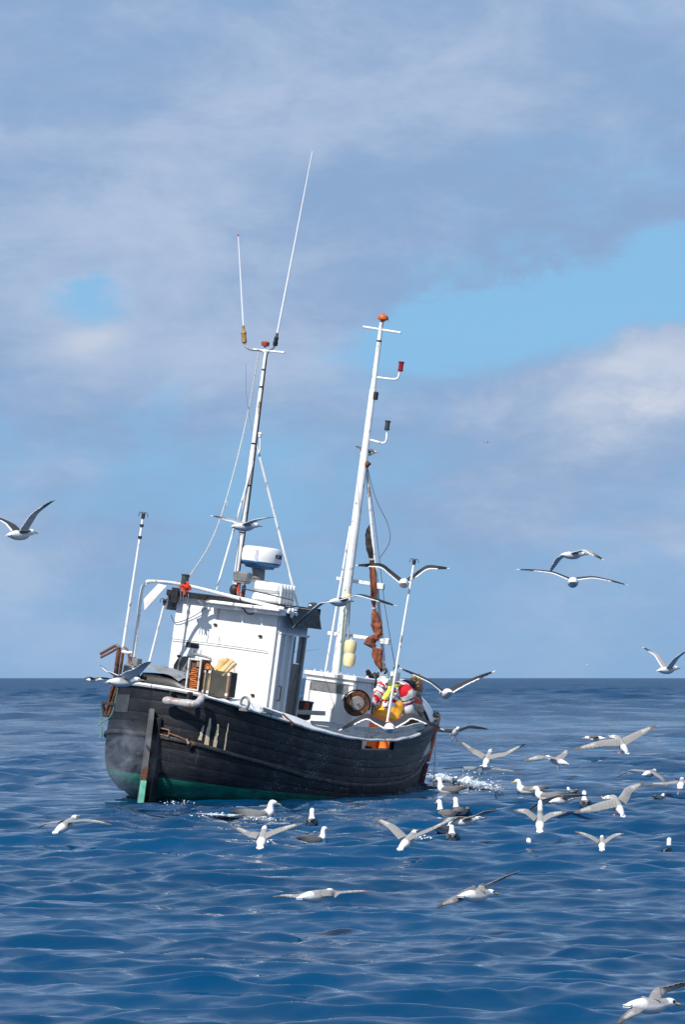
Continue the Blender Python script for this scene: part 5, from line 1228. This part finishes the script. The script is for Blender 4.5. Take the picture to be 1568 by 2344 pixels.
# swimmers
swim('dark-backed white-headed bird swimming left of the white splash near the bow', (1037, 1813), -60, dark=True)
swim('left bird of the dark-backed pair swimming side by side', (1030, 1868), -35, dark=True, size=.9)
swim('right bird of the dark-backed pair swimming side by side', (1058, 1862), -20, dark=True, size=.9)
swim('white bird swimming with its beak to the left, apart from the others', (1222, 1813), -75, neck=.8)
swim('bird crouched low on the water with its white head to the left', (1265, 1828), -70, low=True)
swim('dark-backed bird sitting upright, seen from behind, behind the low fulmar', (1341, 1845), 0, dark=True, size=.9)
swim('tiny distant white swimming bird behind the flock', (1315, 1813), -30, size=.55, neck=.5)
swim('tiny distant white swimming bird at the right edge', (1505, 1827), 40, size=.55, neck=.4)
swim('white-headed bird swimming low behind the nearer dark one, left of it', (1014, 1904), 30, low=True, size=.8)
swim('dark bird swimming straight away, nearest of the group below the bow', (1036, 1922), 0, dark=True, size=.8)
swim('lone white head and neck poking above a wave in the middle distance', (1221, 1944), -10, size=.75, dip=.05)
swim('lone swimming bird near the right edge, white head above dark back', (1526, 1946), 15, dark=True, size=.7, dip=.03)
swim('white-headed bird swimming beside the hull with its beak to the right', (578, 1872), 72, neck=.8, size=1.1)
swim('bird swimming away below the hull, upper one of two', (711, 1888), 4, dark=True, size=.85)
swim('bird swimming with its beak to the right, lower one of two below the hull', (708, 1927), 55, dark=True, size=.72)

# ================================================================== foam and smoke
FOAM = mat('sea_foam', (.80, .84, .86), .6, var=.08, spec=.3)
def spray(name, label, blobs, cat='foam'):
    b = MB()
    for (p, r) in blobs: b.ball(p, (r*random.uniform(.8, 1.5), r*random.uniform(.8, 1.3), r*random.uniform(.5, 1.0)), 6)
    o = b.build(name, FOAM, None, 80); tag(o, label, cat, kind='stuff'); return o
def broken_water(name, label, line, width, height, n1=90, n2=26, seed=0):
    """a torn crest of white water: one lumpy sheet over the sea, ragged at its edges"""
    P = []; Q = []; C = cr([(a_, b_, 0) for a_, b_ in line], n1)
    for i, c_ in enumerate(C):
        t = i/(n1-1); o_ = seahit(c_.x, c_.y, 48); row = []; col = []
        for j in range(n2):
            w_ = j/(n2-1)*2-1; e_ = math.sin(math.pi*t)**.5
            p = o_+Vector((w_*width*.12, w_*width, 0)); q = Vector((p.x*9+seed, p.y*5, 0))
            f1 = mnoise.fractal(q*.32, 1.1, 2.0, 6); rd = abs(mnoise.noise(q*1.6))
            h_ = max(0, (1-w_*w_))*e_*height*(.55+.9*f1+.5*(.5-rd)); den = (1-abs(w_)**1.5)*e_*(.75+.8*f1)
            row.append(p+Vector((.05*mnoise.noise(q*2+Vector((3, 0, 0))), .08*mnoise.noise(q*2+Vector((9, 0, 0))), h_+.004))); k_ = max(0, min(1, den)); col.append((k_, k_, k_, 1))
        P.append(row); Q.append(col)
    b = MB(); b.grid(P, Q); o = b.build(name, FOAMS, None, 80); tag(o, label, 'foam', kind='stuff'); return o
def foam_sheet():
    m = bpy.data.materials.new('broken_water'); m.use_nodes = True; q = G(m.node_tree); b = m.node_tree.nodes['Principled BSDF']
    a = q.n('ShaderNodeVertexColor'); a.layer_name = 'Col'; geo = q.n('ShaderNodeNewGeometry').outputs['Position']
    n_ = q.m('ADD', q.m('MULTIPLY', q.noise(geo, 9, 8, .7, .6), .65), q.m('MULTIPLY', q.noise(geo, 34, 5, .7), .35))
    d_ = q.m('ADD', q.m('MULTIPLY', a.outputs[0], .62), q.m('SUBTRACT', n_, .5))
    q.l(q.mr(d_, .13, .46), b.inputs['Alpha']); q.val(q.mix(n_, (.55, .66, .74), (.84, .87, .89)), b.inputs['Base Color']); b.inputs['Roughness'].default_value = .5
    bn = q.n('ShaderNodeBump'); bn.inputs['Strength'].default_value = .8; bn.inputs['Distance'].default_value = .05; q.l(n_, bn.inputs['Height']); q.l(bn.outputs[0], b.inputs['Normal'])
    return m
FOAMS = foam_sheet()
broken_water('bow_splash', 'white splash of broken water thrown up beyond the bow', [(960, 1782), (1010, 1786), (1060, 1796), (1110, 1806), (1156, 1814)], 1.15, .12)
broken_water('wash', 'low line of foam lapping along the hull by the swimming bird', [(440, 1864), (480, 1866), (530, 1870), (640, 1876)], .35, .03, seed=5)
bl = []
for i in range(260):
    t = random.random(); p = seahit(970+t*185, 1792+t*22+random.gauss(0, 4), 48); p.z += abs(random.gauss(0, .10))+.02; bl.append((p, random.choice((.003, .004, .006, .009))))
spray('spray_drops', 'fine drops of spray above the bow splash', bl)
bl = []
for (cx, cy, wx, wy, n_) in ((480, 1867, 34, 4, 60), (600, 1876, 60, 4, 70), (600, 1928, 26, 3, 60), (960, 1918, 24, 4, 60), (850, 1805, 45, 5, 40), (410, 1838, 40, 6, 40), (900, 1812, 30, 3, 30)):
    for i in range(n_):
        px, py = random.gauss(cx, wx*.5), random.gauss(cy, wy*.6); p = seahit(px, py, 1.6*FPX/(py-1551)); p.z += random.uniform(0, .02)
        bl.append((p, random.choice((.003, .004, .006, .009))))
spray('foam_flecks', 'scattered white foam flecks on the water along the hull', bl)

def smoke():
    c_ = wpt(284, 1730, 41.2); b = MB(); b.ball((0, 0, 0), (.52, .85, .62), 20); o = b.build('exhaust_smoke', None, None, 0)
    o.location = c_; m = bpy.data.materials.new('exhaust_haze'); m.use_nodes = True; q = G(m.node_tree); m.node_tree.nodes.clear()
    t = q.n('ShaderNodeTexCoord').outputs['Object']; ln = q.n('ShaderNodeVectorMath', operation='LENGTH')
    mp = q.n('ShaderNodeMapping'); q.l(t, mp.inputs[0]); mp.inputs['Scale'].default_value = (1/.52, 1/.85, 1/.62); q.l(mp.outputs[0], ln.inputs[0])
    fall = q.mr(ln.outputs['Value'], .05, 1.0, 1, 0)
    n_ = q.mr(q.noise(t, 3.6, 6, .62, 1.2), .47, .66, 0, 1)
    pv = q.n('ShaderNodeVolumePrincipled'); pv.inputs['Color'].default_value = (.80, .86, .95, 1)
    q.l(q.m('MULTIPLY', q.m('MULTIPLY', fall, n_), 1.5), pv.inputs['Density']); pv.inputs['Anisotropy'].default_value = .1
    ou = q.n('ShaderNodeOutputMaterial'); q.l(pv.outputs[0], ou.inputs['Volume'])
    o.data.materials.clear(); o.data.materials.append(m); tag(o, 'thin bluish exhaust smoke drifting round the stern', 'smoke', kind='stuff')
smoke()
scene.cycles.volume_bounces = 1
